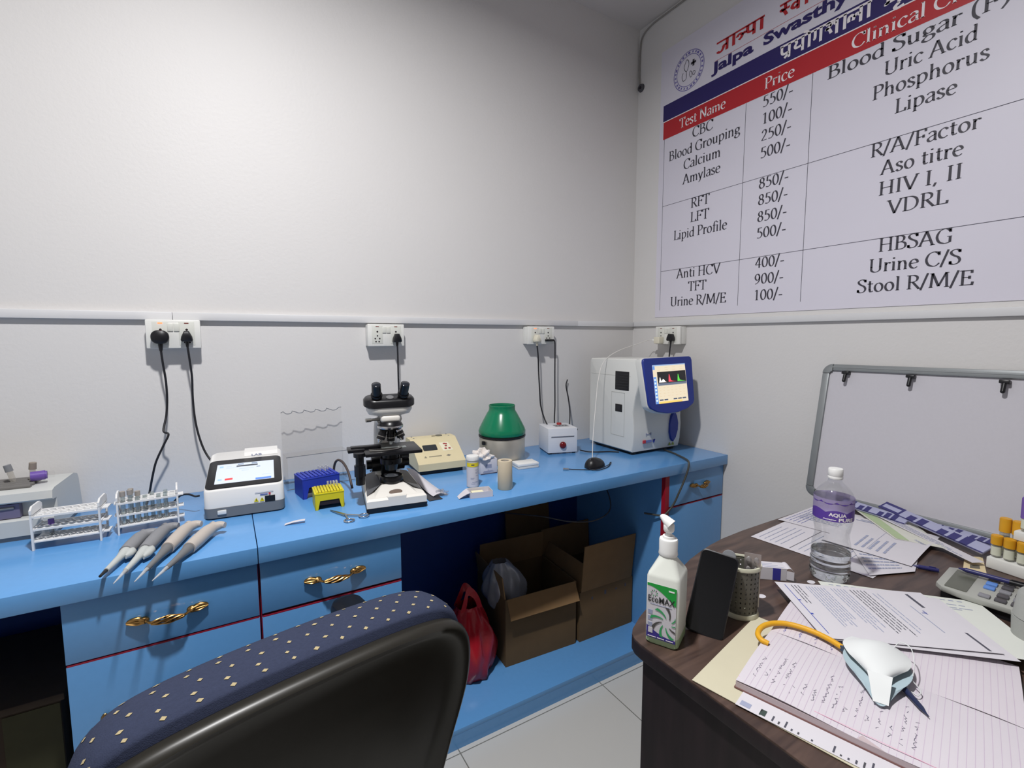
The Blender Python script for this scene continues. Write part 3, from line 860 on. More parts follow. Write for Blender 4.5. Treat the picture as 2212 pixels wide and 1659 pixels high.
# round emblem with stethoscope, cross and pills
mb = MB(mat('emblem_violet', '6a62a8', .5, var=0))
def ring(r, w, a0=0, a1=360, lv=2):
    st = max(4, int((a1 - a0) / 8))
    pts = [(r * math.cos(math.radians(a0 + (a1 - a0) * i / st)), r * math.sin(math.radians(a0 + (a1 - a0) * i / st))) for i in range(st + 1)]
    ribbon(mb, pts, lambda a: w, lambda u, v: (-.0004 * lv, YB(1.585) - u, ZB_(2.548) + v), None)
ring(.083, .0028); ring(.066, .0024)
for i in range(26):
    ring(.0745, .008, i * 13.8 + 2, i * 13.8 + 2 + random.choice((5, 7, 9)))
mb.build('emblem_ring', t, angle=0)
mb = MB(BINKD)
Pe = lambda u, v: (-.0008, YB(1.585) - u, ZB_(2.548) + v)
for pts in ([(-.018, .042), (-.026, .02), (-.012, .0), (.0, .02), (-.002, .042), (-.012, .05), (-.018, .042)], [(-.012, .0), (-.012, -.03), (-.03, -.034), (-.036, -.012), (-.03, .0)], [(.006, -.02), (.012, -.034), (.02, -.03), (.016, -.012), (.008, -.008), (.006, -.02)], [(.026, -.03), (.034, -.03), (.036, -.018), (.028, -.014), (.024, -.022), (.026, -.03)]):
    ribbon(mb, [(q.x, q.y) for q in catmull([(a, b, 0) for a, b in pts], 4)], lambda a: .0024, Pe, None)
mb.add([Pe(.012, .018), Pe(.04, .018), Pe(.04, .028), Pe(.012, .028)], [(0, 1, 2, 3)])
mb.add([Pe(.021, .009), Pe(.031, .009), Pe(.031, .037), Pe(.021, .037)], [(0, 1, 2, 3)])
mb.build('emblem_drawing', t, angle=0)

# ------------------------------------------------------------------ whiteboard leaning on the right wall
FELT = mat('board_face', 'c3c1c8', .6, var=.03, nscale=150)
FRAME = mat('board_frame_aluminium', '8c9092', .42, metal=.35, var=.04)
t = thing('notice_board', 'grey framed pin board standing on the desk against the right wall', 'board', (1.772, .912, .7755), rot=(-0.5, 10.5, 0))
BW, BH = 1.05, .472
b = MB(FELT); b.box(0.003, .012, -BW + .01, -.01, .01, BH - .01); b.build('board_face', t, angle=0)
b = MB(FRAME)
path_top = [(.006, -.03, BH - .008), (.006, -BW + .03, BH - .008)]
for (y0, y1, z0, z1) in ((-BW + .032, -.032, BH - .023, BH), (-BW + .032, -.032, 0, .023)):
    b.box(-.005, .017, y0, y1, z0, z1, bev=.003)
    b.box(-.0062, -.004, y0, y1, (z0 + z1) / 2 - .001, (z0 + z1) / 2 + .0035)
for y0 in (-.023, -BW):
    b.box(-.005, .017, y0, y0 + .023, .032, BH - .032, bev=.003)
b.build('frame', t, angle=40)
for (cy, cz, a0) in ((-.032, BH - .032, 0), (-.032, .032, 270), (-BW + .032, BH - .032, 90), (-BW + .032, .032, 180)):
    b = MB(FRAME)
    rings = []
    for i in range(9):
        a = math.radians(a0 + 90 * i / 8)
        c, s = math.cos(a), math.sin(a)
        q = lambda r, x: (x, cy + r * c, cz + r * s)
        rings.append([q(.007, -.0065), q(.0295, -.0065), q(.0327, -.003), q(.0327, .018), q(.007, .018)])
    b.loft(rings)
    b.build('corner_piece', t, angle=50)
for yy, s in ((.838, .85), (.654, 1.0), (.441, 1.1), (.12, 1.1)):
    c = thing('board_hook', 'black hook clip under the board rim, %s' % {.838: 'leftmost of the row', .654: 'second from the left', .441: 'third from the left', .12: 'rightmost of the row'}[yy], 'hook', (1.848, yy, 1.211), rot=(0, 10.5, 0), group='black hooks on the board')
    b = MB(BLACKP); b.box(-.012, .008, -.011, .011, -.004, .006, bev=.002); b.build('clip', c)
    b = MB(BLACKP); b.tube([(-.006, 0, -.003), (-.008, 0, -.014), (-.010, 0, -.026)], .0055, n=10); b.ball((-.010, 0, -.027), .0056); b.build('peg', c)

# ------------------------------------------------------------------ things on the worktop
ZW = ZT + .0003
LID_P = mat('purple_cap', '6a4fa0', .4, var=.05)
# grey-white centrifuge at the far left
t = thing('blood_mixer', 'grey-white blood tube mixer at the left end of the worktop, behind the tube rack', 'blood mixer', (-.50, 1.662, ZW), -3)
b = MB(LGREY)
prof = [(0, .012), (0, .052), (.004, .056), (.03, .056), (.03, .096), (.004, .098), (.0, .102), (.004, .122), (.02, .126), (.17, .126), (.2, .118), (.21, .1), (.225, .012)]
b.prism(prof, -.34, .098, 'x', m=mat('mixer_shell', 'c4c6c4', .45, var=.02))
b.build('housing', t, angle=35)
b = MB(MGREY); b.box(-.335, .094, .006, .2, 0, .013); b.build('base', t, angle=0)
b = MB(mat('violet_grey_drawer', '6f6a86', .35, var=.1)); b.box(-.335, .03, .012, .03, .058, .094); b.tube([(-.33, .0125, .07), (-.2, .008, .082), (.02, .0125, .085)], .004, m=MGREY); b.build('front_tray', t, angle=40)
b = MB(DGREY)
for i in range(5):
    b.cyl((-.33, .045 + i * .022, .129), (.045, .045 + i * .022, .129), .006, n=12, m=mat('roller_grey', '6c6a68', .5))
b.build('roller', t, angle=40)
def vial(label, loc, rz, capm, tilt=(0, 0), bodym=None, s=1.0):
    v = thing('blood_tube', label, 'blood tube', loc, group='tubes on the mixer', rot=(tilt[0], tilt[1], rz))
    c = MB(bodym or clear_mat('tube_plastic', 'f2f0ec', .2, .12)); c.lathe([(.003, 0), (.0055, .002), (.0062, .006), (.0062, .04 * s)], n=16); c.build('tube', v)
    c = MB(capm); c.cyl((0, 0, .032 * s), (0, 0, .05 * s), .0082, .0078, n=18); c.build('cap', v)
    return v
vial('grey capped blood tube standing at the left edge of the mixer deck', (-.498, 1.755, ZW + .132), 0, MGREY, (0, -12))
vial('grey-brown blood tube leaning on the mixer deck beside the purple cap', (-.4625, 1.755, ZW + .132), 0, mat('grey_brown_cap', '8d8378', .5), (4, 6))
v = thing('blood_tube', 'thick purple capped tube lying on the mixer deck', 'blood tube', (-.443, 1.735, ZW + .148), 0, 'tubes on the mixer', rot=(0, 0, 8))
c = MB(LID_P); c.cyl((-.016, 0, 0), (.012, 0, 0), .0125, n=22); c.cyl((.012, 0, 0), (.016, 0, 0), .0105, n=22); c.build('cap', v)
c = MB(CLEAR); c.cyl((.016, 0, 0), (.03, 0, 0), .009, n=18); c.build('tube', v)

# test tube racks
TR = mat('rack_plastic', 'e2e2e2', .35, var=.02)
def tube_rack(label, loc, rz, L=.135, D=.068, H=.108):
    t = thing('test_tube_rack', label, 'test tube rack', loc, rz, 'white test tube racks')
    for k, z in enumerate((.022, .052, .084)):
        b = bmesh.new()
        m = MB(TR)
        nx, ny = 8, 3
        # shelf with square-bounded round holes
        th = .003
        cw, cd = (L - .012) / nx, (D - .012) / ny
        if k == 0:
            m.box(.004, L - .004, .003, D - .003, z - th, z)
            for i in range(nx):
                for j in range(ny):
                    cx, cy = .006 + cw * (i + .5), .006 + cd * (j + .5)
                    m.lathe([(.0068, 0), (.0068, .0022), (.0056, .0022), (.0056, 0)], (cx, cy, z), n=12, caps=False)
        else:
            n = 12
            for i in range(nx):
                for j in range(ny):
                    x0, y0 = .006 + cw * i, .006 + cd * j
                    cx, cy = x0 + cw / 2, y0 + cd / 2
                    rin, rout = [], []
                    for q in range(n):
                        a = math.radians(45 + 360 * q / n)
                        rin.append((cx + .0062 * math.cos(a), cy + .0062 * math.sin(a)))
                        c_, s_ = math.cos(a), math.sin(a)
                        f = 1 / max(abs(c_) / (cw / 2), abs(s_) / (cd / 2))
                        rout.append((cx + c_ * f, cy + s_ * f))
                    vs = [(x, y, z) for x, y in rin + rout] + [(x, y, z - th) for x, y in rin + rout]
                    fs = []
                    for q in range(n):
                        p = (q + 1) % n
                        fs += [(q, p, n + p, n + q), (2 * n + q, 3 * n + q, 3 * n + p, 2 * n + p), (q, 2 * n + q, 2 * n + p, p)]
                    m.add(vs, fs)
            m.box(.004, L - .004, .003, .006, z - .004, z + .0005)
            m.box(.004, L - .004, D - .006, D - .003, z - .004, z + .0005)
        m.build('shelf', t, angle=40)
        # little tabs that stick out through the end plates
        MB(TR).box(-.006, L + .012, .018, D - .018, z - .006, z - .0032).build('shelf_tab', t, angle=0)
    for x in (0, L - .004):
        m = MB(TR)
        m.box(x, x + .004, 0, .006, 0, H - .018); m.box(x, x + .004, D - .006, D, 0, H - .018)
        m.prism([(0, H - .02), (D, H - .02), (D, H - .008), (D - .012, H), (.012, H), (0, H - .008)], x, x + .004, 'x')
        for z in (.018, .048, .08):
            m.box(x, x + .004, .006, D - .006, z - .004, z + .004)
        m.build('end_plate', t, angle=30)
    return t
r1 = tube_rack('white plastic test tube rack, nearly empty, in front of the mixer', (-.424, 1.562, ZW), -3, .133, .07)
r2 = tube_rack('white plastic test tube rack holding glass tubes, beside the analyser', (-.262, 1.573, ZW), 4, .133, .062)
GT = clear_mat('glass_tube', 'eef2f2', .25, .08)
def glass_tube(label, rack, i, j, L=.085, fill=None, cap=None, D=.062, grp='glass tubes in the right rack'):
    nx, ny, W = 8, 3, .133
    cw, cd = (W - .012) / nx, (D - .012) / ny
    loc = rack.matrix_basis @ Vector((.006 + cw * (i + .5), .006 + cd * (j + .5), .0222))
    v = thing('test_tube', label, 'test tube', loc, 0, grp)
    m = MB(GT); m.lathe([(.0015, .0), (.0035, .001), (.005, .004), (.005, L), (.0042, L), (.0042, .005)], n=16, caps=True); m.build('tube', v)
    if fill:
        m = MB(fill); m.lathe([(.001, .003), (.004, .006), (.004, L * .45)], n=14); m.build('serum', v)
    if cap:
        m = MB(cap); m.cyl((0, 0, L - .001), (0, 0, L + .012), .0062, n=16); m.build('cap', v)
    return v
GREYCAP = mat('grey_rubber_cap', '9a948e', .6)
SER = mat('pale_serum', 'cfc6bd', .3); WSER = mat('white_serum', 'e9e6e2', .4)
pos2 = ['front row, left end', 'front row, second', 'front row, third', 'front row, sixth', 'front row, seventh', 'middle row, third', 'middle row, fourth', 'back row, second', 'back row, fifth', 'back row, seventh']
for (i, j, L, fl, cp), w in zip(((0, 0, .078, WSER, GREYCAP), (1, 0, .08, WSER, GREYCAP), (2, 0, .07, None, None), (5, 0, .07, SER, None), (6, 0, .072, None, None), (2, 1, .07, None, GREYCAP), (3, 1, .068, None, None), (1, 2, .075, SER, GREYCAP), (4, 2, .07, None, None), (6, 2, .07, SER, None)), pos2):
    glass_tube('%s test tube in the rack beside the analyser, %s' % ('grey capped' if cp else 'open glass', w), r2, i, j, L, fl, cp)
glass_tube('short dark tube in the left corner of the nearly empty rack', r1, 1, 1, .03, mat('dark_blood', '2a1a2e', .3), LID_P, D=.07, grp=None)

# pipettes lying with their tips over the edge
PGREY = mat('pipette_grey', '85868a', .5, var=.04); PBEI = mat('pipette_beige', 'b9b0a8', .5, var=.04)
PLG = mat('pipette_light_grey', 'b6bab8', .45); PDK = mat('pipette_shaft_grey', '6f7072', .45)
PTIP = clear_mat('pipette_tip', 'e6e8ea', .2, .45)
def pipette(label, tip, end, bm, sm, ej=False, dark_tip=False):
    tip, end = Vector(tip), Vector(end)
    d = end - tip
    L = d.length
    az = math.degrees(math.atan2(d.y, d.x))
    pit = math.degrees(math.atan2(d.z, math.hypot(d.x, d.y)))
    t = thing('pipette', label, 'pipette', tip, group='pipettes lying on the worktop edge', rot=(0, -pit, az))
    s = L
    if dark_tip:
        MB(BLACKP).cyl((0, 0, 0), (.028 * s / .25, 0, 0), .0028, .0042, n=14).build('nozzle', t)
        x0 = .026
    else:
        MB(PTIP).cyl((0, 0, 0), (.055, 0, 0), .0009, .0042, n=14).build('disposable_tip', t)
        MB(BLACKP).cyl((.048, 0, 0), (.058, 0, 0), .0032, .0046, n=14).build('tip_cone', t)
        x0 = .055
    m = MB(sm)
    m.loft([[(x, r * math.cos(2 * math.pi * k / 16), r * math.sin(2 * math.pi * k / 16)) for k in range(16)] for x, r in ((x0, .0050), (s * .40, .0078), (s * .50, .0112), (s * .56, .0120))])
    if ej:
        m.loft([[(x, y0 + w * math.cos(2 * math.pi * k / 14), h * math.sin(2 * math.pi * k / 14)) for k in range(14)] for x, y0, w, h in ((s * .40, -.012, .002, .005), (s * .45, -.013, .009, .008), (s * .53, -.011, .012, .009), (s * .57, -.008, .010, .008))])
    m.build('shaft', t, angle=60)
    m = MB(bm)
    m.tube([(s * .545, 0, 0), (s * .66, 0, .0005), (s * .78, 0, .001), (s * .885, 0, .001), (s * .955, -.006, .003), (s * .988, -.019, .005), (s * .985, -.031, .005)], lambda q: .0145 + .0015 * min(1, q * 5) if q < .5 else .016 - .0085 * ((q - .5) / .5), n=18, sub=5)
    rings = []
    for x, a, c, zz in () and ((s * .545, .0115, .0115, 0), (s * .56, .0135, .0125, 0), (s * .70, .0145, .0132, 0), (s * .82, .0145, .0132, .0005), (s * .88, .0155, .014, .001), (s * .93, .0165, .015, .0015), (s * .96, .014, .0125, .001), (s * .97, .009, .008, .001)):
        rings.append([(x, a * math.cos(2 * math.pi * k / 18), zz + c * math.sin(2 * math.pi * k / 18)) for k in range(18)])
    m.build('handle', t, angle=60)
    m = MB(bm)
    m.cyl((s * .955, .003, .003), (s * 1.0, .003, .004), .0058, n=12); m.cyl((s * .995, .003, .004), (s * 1.03, .003, .0045), .0085, .0078, n=14)
    m.build('plunger', t, angle=40)
    return t
pipette('grey pipette with dark nozzle, leftmost of the four', (-.249, 1.283, .834), (-.198, 1.494, .8385), PGREY, PLG, True, True)
pipette('grey pipette with clear tip, second of the four from the left', (-.2195, 1.235, .832), (-.155, 1.515, .8385), PGREY, PLG, True)
pipette('beige pipette with dark shaft, third of the four from the left', (-.1835, 1.222, .832), (-.103, 1.500, .8385), PBEI, PDK)
pipette('beige pipette with dark shaft, rightmost of the four', (-.1525, 1.208, .832), (-.048, 1.462, .8385), PBEI, PDK)

# touch-screen analyser
SCRW = mat('screen_white', 'a8b0c0', .3, var=0, emit='e6eefc', estr=.5)
def em(name, c, s=.9):
    return mat(name, c, .3, var=0, emit=c, estr=s)
t = thing('touch_screen_analyser', 'white and grey bench analyser with tilted touch screen showing a white page', 'analyser', (-.073, 1.572, ZW), -4.2)
W = .208
AW = mat('analyser_white', 'e9e8e6', .35, var=.015)
def body_ring(z, ins, d1=.255, y0=0.0):
    return [(x + W / 2, y + y0 + (d1 - y0) / 2, z) for x, y in rrect(W - 2 * ins, d1 - y0 - 2 * ins, .018, 5)]
b = MB(mat('analyser_grey_base', '77797c', .45)); b.loft([body_ring(.004, .002), body_ring(.033, .0)]); b.build('base', t)
b = MB(BLACKP)
for x in (.03, W - .03):
    for y in (.03, .22):
        b.cyl((x, y, 0), (x, y, .005), .01, n=14)
b.build('rubber_foot', t)
b = MB(AW)
def top(y):
    return .088 + max(0, (y - .01)) * .225
def slanted(ins, dz):
    out = []
    for x, y in rrect(W - 2 * ins, .255 - 2 * ins, .02, 5):
        yy = y + .1275
        out.append((x + W / 2, yy, top(yy) + dz))
    return out
b.loft([[(x, y, z) for x, y, z in body_ring(.0331, .001)], [(x, y, .08) for x, y, z in body_ring(.08, .0015)], slanted(.003, -.004), slanted(.007, 0)])
b.build('housing', t, angle=40)
b = MB(AW)
b.prism([(.195, .12), (.195, top(.195) + .004), (.205, top(.205) + .012), (.245, top(.245) + .008), (.252, .12)], .098, .195, 'x'); b.build('printer_cover', t, angle=30)
# tilted screen
tilt = math.atan(.225)
Ms = Matrix.Translation((W / 2, .0, .088 - .00225)) @ Matrix.Rotation(tilt, 4, 'X')
def on(mb):
    mb.M = Ms
    return mb
b = on(MB(BLACKP)); b.prism(rrect(.198, .182, .018, 5, 0, .0965), .0005, .0028, 'z', ch=.0008); b.build('bezel', t)
b = on(MB(SCRW)); b.box(-.077, .078, .030, .155, .0028, .0031)
b.build('screen', t, angle=0)
b = on(MB(em('screen_dark', '2a3038', .2)))
b.box(-.025, .033, .130, .138, .0031, .0036)
for x0, x1, y0, y1, c in ((-.022, -.006, .143, .150, '6f7d90'), (.016, .032, .143, .150, '6f7d90'), (-.052, -.032, .048, .059, 'c83a3a'), (.028, .070, .032, .043, '4f76c8'), (-.07, -.060, .132, .142, '88a8d8'), (-.07, -.060, .05, .058, '88a8d8'), (.03, .040, .117, .122, '6f7d90'), (-.018, .022, .113, .1165, 'a8b4c4'), (-.01, .01, .100, .1025, 'a8b4c4'), (-.052, -.038, .135, .138, 'a8b4c4'), (.045, .07, .06, .0625, 'a8b4c4'), (-.052, -.02, .125, .127, 'a8b4c4')):
    b.box(x0, x1, y0, y1, .0031, .0036, m=em('scr_' + c, c, .7))
b.build('screen_graphics', t, angle=0)
b = MB(BLACKP); b.box(.155, .182, -.0012, .002, .034, .051); b.build('tray_slot', t, angle=0)
YEL = mat('warning_yellow', 'd8c820', .5, var=0)
b = MB(YEL)
for x in (.126, .141):
    b.poly([(x, -.0006, .037), (x + .013, -.0006, .037), (x + .0065, -.0006, .049)])
    b.add([(x + .0058, -.001, .0405), (x + .0072, -.001, .0405), (x + .0072, -.001, .0455), (x + .0058, -.001, .0455)], [(0, 1, 2, 3)], BLACKP)
b.build('warning_label', t, angle=0)
b = MB(BINK); b.box(.143, .163, -.0009, 0, .056, .0585); b.cyl((.168, -.0009, .0573), (.168, 0, .0573), .003, n=14, m=mat('logo_red', 'c8384a', .5)); b.box(.13, .178, -.0008, 0, .0635, .0645, m=LINK); b.build('logo', t, angle=0)
b = MB(WHITEP); b.box(.034, .056, -.0025, .004, .014, .026, bev=.0015); b.build('usb_port_cover', t)
Mt = Matrix.Translation((.118, .1945, top(.2) + .002)) @ Matrix.Rotation(math.radians(80), 4, 'X')
b = MB(LINK); sans(b, 'LAB', Mt, .0085, width=.03, bold=.0003); b.build('lettering', t, angle=0)
tag(MB(CABLE).tube([(-.084, 1.66, .872), (-.095, 1.655, .874), (-.112, 1.672, .878), (-.135, 1.70, .868), (-.17, 1.74, .83), (-.22, 1.78, .824)], .0028).build('cable', angle=60), 'short black cable leaving the left side of the touch-screen analyser', 'cable')

# clear acrylic pipette stand against the wall
t = thing('acrylic_stand', 'clear acrylic pipette stand with scalloped top edge against the back wall', 'pipette stand', (.158, 1.84, ZW), 4)
w = .206
def scallop(h, n=5):
    pts = [(0, 0), (w, 0), (w, h)]
    for i in range(n):
        xr = w - .006 - i * (w - .012) / n
        xl = w - .006 - (i + 1) * (w - .012) / n
        pts += [(xr - .008, h)] if i else [(w - .008, h)]
        for k in range(1, 7):
            a = math.pi * k / 7
            pts.append(((xr - .008 + xl + .006) / 2 + ((xr - xl) / 2 - .007) * math.cos(a), h - .0095 * math.sin(a) ** .6))
    pts += [(.008, h), (0, h - .004)]
    return pts
def thin(poly, z):
    m = MB(CLEAR)
    n = len(poly)
    m.prism(poly, -.0015, .0015, 'y')
    return m
EDGEP = clear_mat('acrylic_edge', 'b0b4ba', .2, .32)
m = thin(scallop(.258), 0); o = m.build('back_panel', t, angle=30)
sc = scallop(.258)[2:]
m = MB(EDGEP); m.tube([(x, 0, z + .0004) for x, z in sc], .0013, n=5, smooth=False); m.build('polished_edge', t, angle=0)
m = MB(CLEAR); m.box(0, w, -.07, -.002, .108, .1105); m.tube([(0, -.07, .1095), (w, -.07, .1095)], .0012, n=5, m=EDGEP, smooth=False); m.build('shelf', t, angle=0)
m = MB(CLEAR); m.box(-.004, w + .02, -.085, .02, 0, .003); m.tube([(-.004, -.085, .0015), (w + .02, -.085, .0015)], .0012, n=5, m=EDGEP, smooth=False); m.build('base_plate', t, angle=0)
for x in (0, w - .003):
    MB(CLEAR).prism([(-.08, .003), (-.002, .003), (-.002, .108), (-.07, .108)], x, x + .003, 'x').build('side_bracket', t, angle=0)

# tip boxes
def tip_box(label, loc, rz, w, d, h, col, tips, name):
    t = thing('pipette_tip_box', label, 'pipette tip box', loc, rz, 'pipette tip boxes')
    b = MB(col)
    # walls with a trapezoid arch cut from the front and back
    ar = [(0, 0), (w * .10, 0), (w * .17, h * .52), (w * .83, h * .52), (w * .90, 0), (w, 0), (w + -.002, h - .006), (.002, h - .006)]
    b.prism(ar, 0, .0022, 'y'); b.prism(ar, d - .0022, d, 'y')
    b.prism([(0, 0), (d, 0), (d, h - .006), (0, h - .006)], 0, .0022, 'x'); b.prism([(0, 0), (d, 0), (d, h - .006), (0, h - .006)], w - .0022, w, 'x')
    b.build('box', t, angle=0)
    b = MB(col)
    b.box(-.001, w + .001, -.001, d + .001, h - .0062, h - .002, bev=.0008)
    nx = 9
    cw = (w - .006) / nx
    for i in range(nx):
        b.box(.003 + cw * (i + .16), .003 + cw * (i + .84), .003, d - .003, h - .002, h + .0012, bev=.0006)
        for j in range(6):
            b.cyl((.003 + cw * (i + 1.0), .006 + (d - .012) * j / 5, h - .0025), (.003 + cw * (i + 1.0), .006 + (d - .012) * j / 5, h - .0012), .0022, n=8, m=DGAP) if i < nx - 1 else None
    b.build('tip_tray', t, angle=30)
    for (i, j) in tips:
        x, y = .003 + cw * (i + 1.0), .006 + (d - .012) * j / 5
        MB(PTIP).cyl((x, y, h - .035), (x, y, h + .012), .0012, .0032, n=10).build('pipette_tip', t)
    b = MB(DGAP); b.box(.0025, w - .0025, .0025, d - .0025, h * .25, h - .0065); b.build('inner_rack', t, angle=0)
    return t
TBB = mat('tipbox_blue', '2b3fae', .4, var=.05); TBY = mat('tipbox_yellow', 'd6c81e', .4, var=.05)
tip_box('blue pipette tip box, behind the yellow one', (.193, 1.627, ZW), 9, .118, .088, .068, TBB, [(5, 4), (6, 4), (7, 4), (5, 5), (6, 5), (7, 5), (6, 3)], 'b')
tip_box('yellow pipette tip box, in front of the blue one', (.2105, 1.502, ZW), -3, .083, .078, .053, TBY, [(4, 5), (5, 5), (6, 5), (7, 5), (6, 4), (7, 4)], 'y')
m = MB(PAPER); m.sheet(lambda u, v: (u * .052, v * .014 + .004 * u, .0004 + .006 * u * u + .004 * math.sin(3 * u)), 8, 2, th=.0003)
o = tag(m.build('paper_slip'), 'small curled white paper slip near the worktop seam', 'paper slip'); o.location = (.118, 1.424, ZW + .0004); o.rotation_euler = (0, 0, math.radians(-14))

# scissors
t = thing('scissors', 'steel scissors lying open in front of the yellow tip box', 'scissors', (.278, 1.405, ZW + .0025), 0)
for s, tipp, ringc, lift in ((1, (.2475, 1.476), (.279, 1.365), 0), (-1, (.2475, 1.473), (.323, 1.378), .0022)):
    A = Vector((tipp[0] - .278, tipp[1] - 1.405, lift)); Bc = Vector((ringc[0] - .278, ringc[1] - 1.405, lift))
    pv = Vector((.006 * 0, .0, lift)) + Vector((.0, .006, 0))
    h = MB(STEEL)
    d = (A - pv).normalized(); nrm = Vector((-d.y, d.x, 0))
    ring_ = lambda c, wd, th_: [c + nrm * wd + Vector((0, 0, th_)), c - nrm * wd + Vector((0, 0, th_)), c - nrm * wd - Vector((0, 0, th_)), c + nrm * wd - Vector((0, 0, th_))]
    h.loft([ring_(A, .0006, .0005), ring_(A * .5 + pv * .5, .0035, .001), ring_(pv, .0045, .0012)])
    e = (Bc - pv).normalized()
    h.tube([pv, pv + e * ((Bc - pv).length - .013)], .0023, n=8, smooth=False)
    h.build('blade', t, angle=40)
    q = MB(CHROME)
    pts = [(Bc.x + .0135 * math.cos(a) , Bc.y + .0125 * math.sin(a), Bc.z) for a in [2 * math.pi * i / 20 for i in range(21)]]
    q.tube(pts, .0022, n=8, smooth=False, caps=False)
    q.build('finger_ring', t, angle=60)
MB(CHROME).cyl((0, .006, -.001), (0, .006, .0045), .003, n=12).build('pivot_screw', t)

# ------------------------------------------------------------------ microscope
t = thing('microscope', 'black and white binocular microscope standing at the middle of the worktop', 'microscope', (.4225, 1.3775, ZW), -7.8)
MW = mat('microscope_white', 'e6e3dc', .4, var=.02)
MG = mat('microscope_grey_panel', '55565a', .5)
def quad_ring(hw0, y0, hw1, y1, z0, z1):
    return [(-hw0, y0, z0), (hw0, y0, z0), (hw1, y1, z1), (-hw1, y1, z1)]
b = MB(BLACKM); b.loft([quad_ring(.088, .002, .078, .238, 0, 0), quad_ring(.09, 0, .08, .24, .016, .016)]); b.build('base_plate', t, angle=20)
b = MB(MW)
b.loft([quad_ring(.0885, .001, .079, .238, .0161, .0161), quad_ring(.0885, .001, .079, .238, .036, .05), quad_ring(.083, .008, .070, .236, .042, .055)])
b.loft([quad_ring(.064, .012, .045, .23, .042, .056), quad_ring(.034, .075, .032, .225, .062, .066)])
b.prism([(-.026, 0.0), (.026, 0.0), (.03, .012), (-.03, .012)], .0165, .0445, 'z')
b.build('base', t, angle=20)
b = MB(MG)
for s in (-1, 1):
    b.loft([[(s * .0835, .035, .0425), (s * .0705, .225, .0555), (s * .05, .225, .0575), (s * .052, .08, .0475)], [(s * .0832, .035, .0440), (s * .0702, .225, .0575), (s * .036, .225, .0675), (s * .036, .08, .0635)]])
b.build('side_panel', t, angle=20)
b = MB(mat('badge_brown', '6b5b50', .35)); b.loft([[(.02 * math.cos(a), .0095 + .0004 + .004 * math.sin(a) + .02, .049 + .006 * math.sin(a)) for a in [2 * math.pi * i / 20 for i in range(20)]], [(.02 * math.cos(a), .028 + .004 * math.sin(a), .0505 + .006 * math.sin(a)) for a in [2 * math.pi * i / 20 for i in range(20)]]]); b.build('badge', t)
b = MB(BLACKM); b.lathe([(.034, .058), (.036, .061), (.036, .078), (.033, .082), (.026, .082), (.024, .079)], (0, .105, 0)); b.lathe([(.022, .0791), (.012, .084), (.0, .0855)], (0, .105, 0), m=mat('lamp_lens', 'bfc8d0', .08)); b.build('field_lamp', t)
# arm
b = MB(MW)
arm = [(.19, .05), (.195, .10), (.205, .16), (.205, .20), (.19, .228), (.165, .250), (.12, .258)]
rings = []
ar = catmull([(0, y, z) for y, z in arm], 4)
for i, p_ in enumerate(ar):
    d = (ar[min(i + 1, len(ar) - 1)] - ar[max(i - 1, 0)]).normalized()
    n_ = Vector((0, d.z, -d.y))
    hw, th_ = .040, .022
    rings.append([p_ + n_ * (th_ * math.sin(a)) + Vector((hw * math.cos(a), 0, 0)) for a in [math.radians(x) for x in range(20, 380, 24)]])
b.loft(rings); b.build('arm', t, angle=50)
b = MB(BLACKM); b.box(-.024, .024, .155, .20, .07, .17, bev=.004); b.build('focus_block', t)
b = MB(BLACKM)
for s in (-1, 1):
    b.cyl((s * .024, .178, .103), (s * .052, .178, .103), .024, n=28); b.cyl((s * .052, .178, .103), (s * .068, .178, .103), .015, n=22)
b.build('focus_knob', t)
# stage with slide holder
b = MB(BLACKM); b.box(-.085, .085, .03, .165, .162, .172, bev=.0025); b.box(-.12, -.03, .10, .125, .172, .181, bev=.002); b.box(-.13, -.08, .085, .14, .166, .176, bev=.002)
b.box(-.026, .026, .15, .175, .12, .17); b.build('stage', t)
b = MB(STEEL); b.tube([(-.07, .06, .1745), (-.03, .052, .1745), (.01, .062, .1745), (.03, .08, .1745)], .0022, n=8); b.box(-.07, .03, .075, .078, .172, .1755); b.build('slide_clip', t)
b = MB(clear_mat('glass_slide', 'f0f6f4', .3, .1)); b.box(-.03, .045, .08, .105, .1722, .1735); b.build('specimen_slide', t, angle=0)
b = MB(BLACKM); b.cyl((-.098, .07, .158), (-.098, .07, .12), .012, n=20); b.cyl((-.098, .07, .132), (-.098, .07, .098), .0165, n=24); b.cyl((-.098, .07, .098), (-.098, .07, .072), .013, n=22); b.cyl((-.098, .07, .17), (-.098, .07, .158), .018, n=20); b.build('stage_knob', t)
b = MB(BLACKM); b.cyl((0, .105, .162), (0, .105, .135), .026, n=28); b.cyl((0, .105, .138), (0, .105, .122), .034, n=30); b.cyl((0, .105, .122), (0, .105, .10), .022, .018, n=24); b.cyl((.03, .105, .142), (.055, .105, .142), .010, n=16); b.tube([(.0, .09, .128), (0, .062, .126)], .003); b.build('condenser', t)
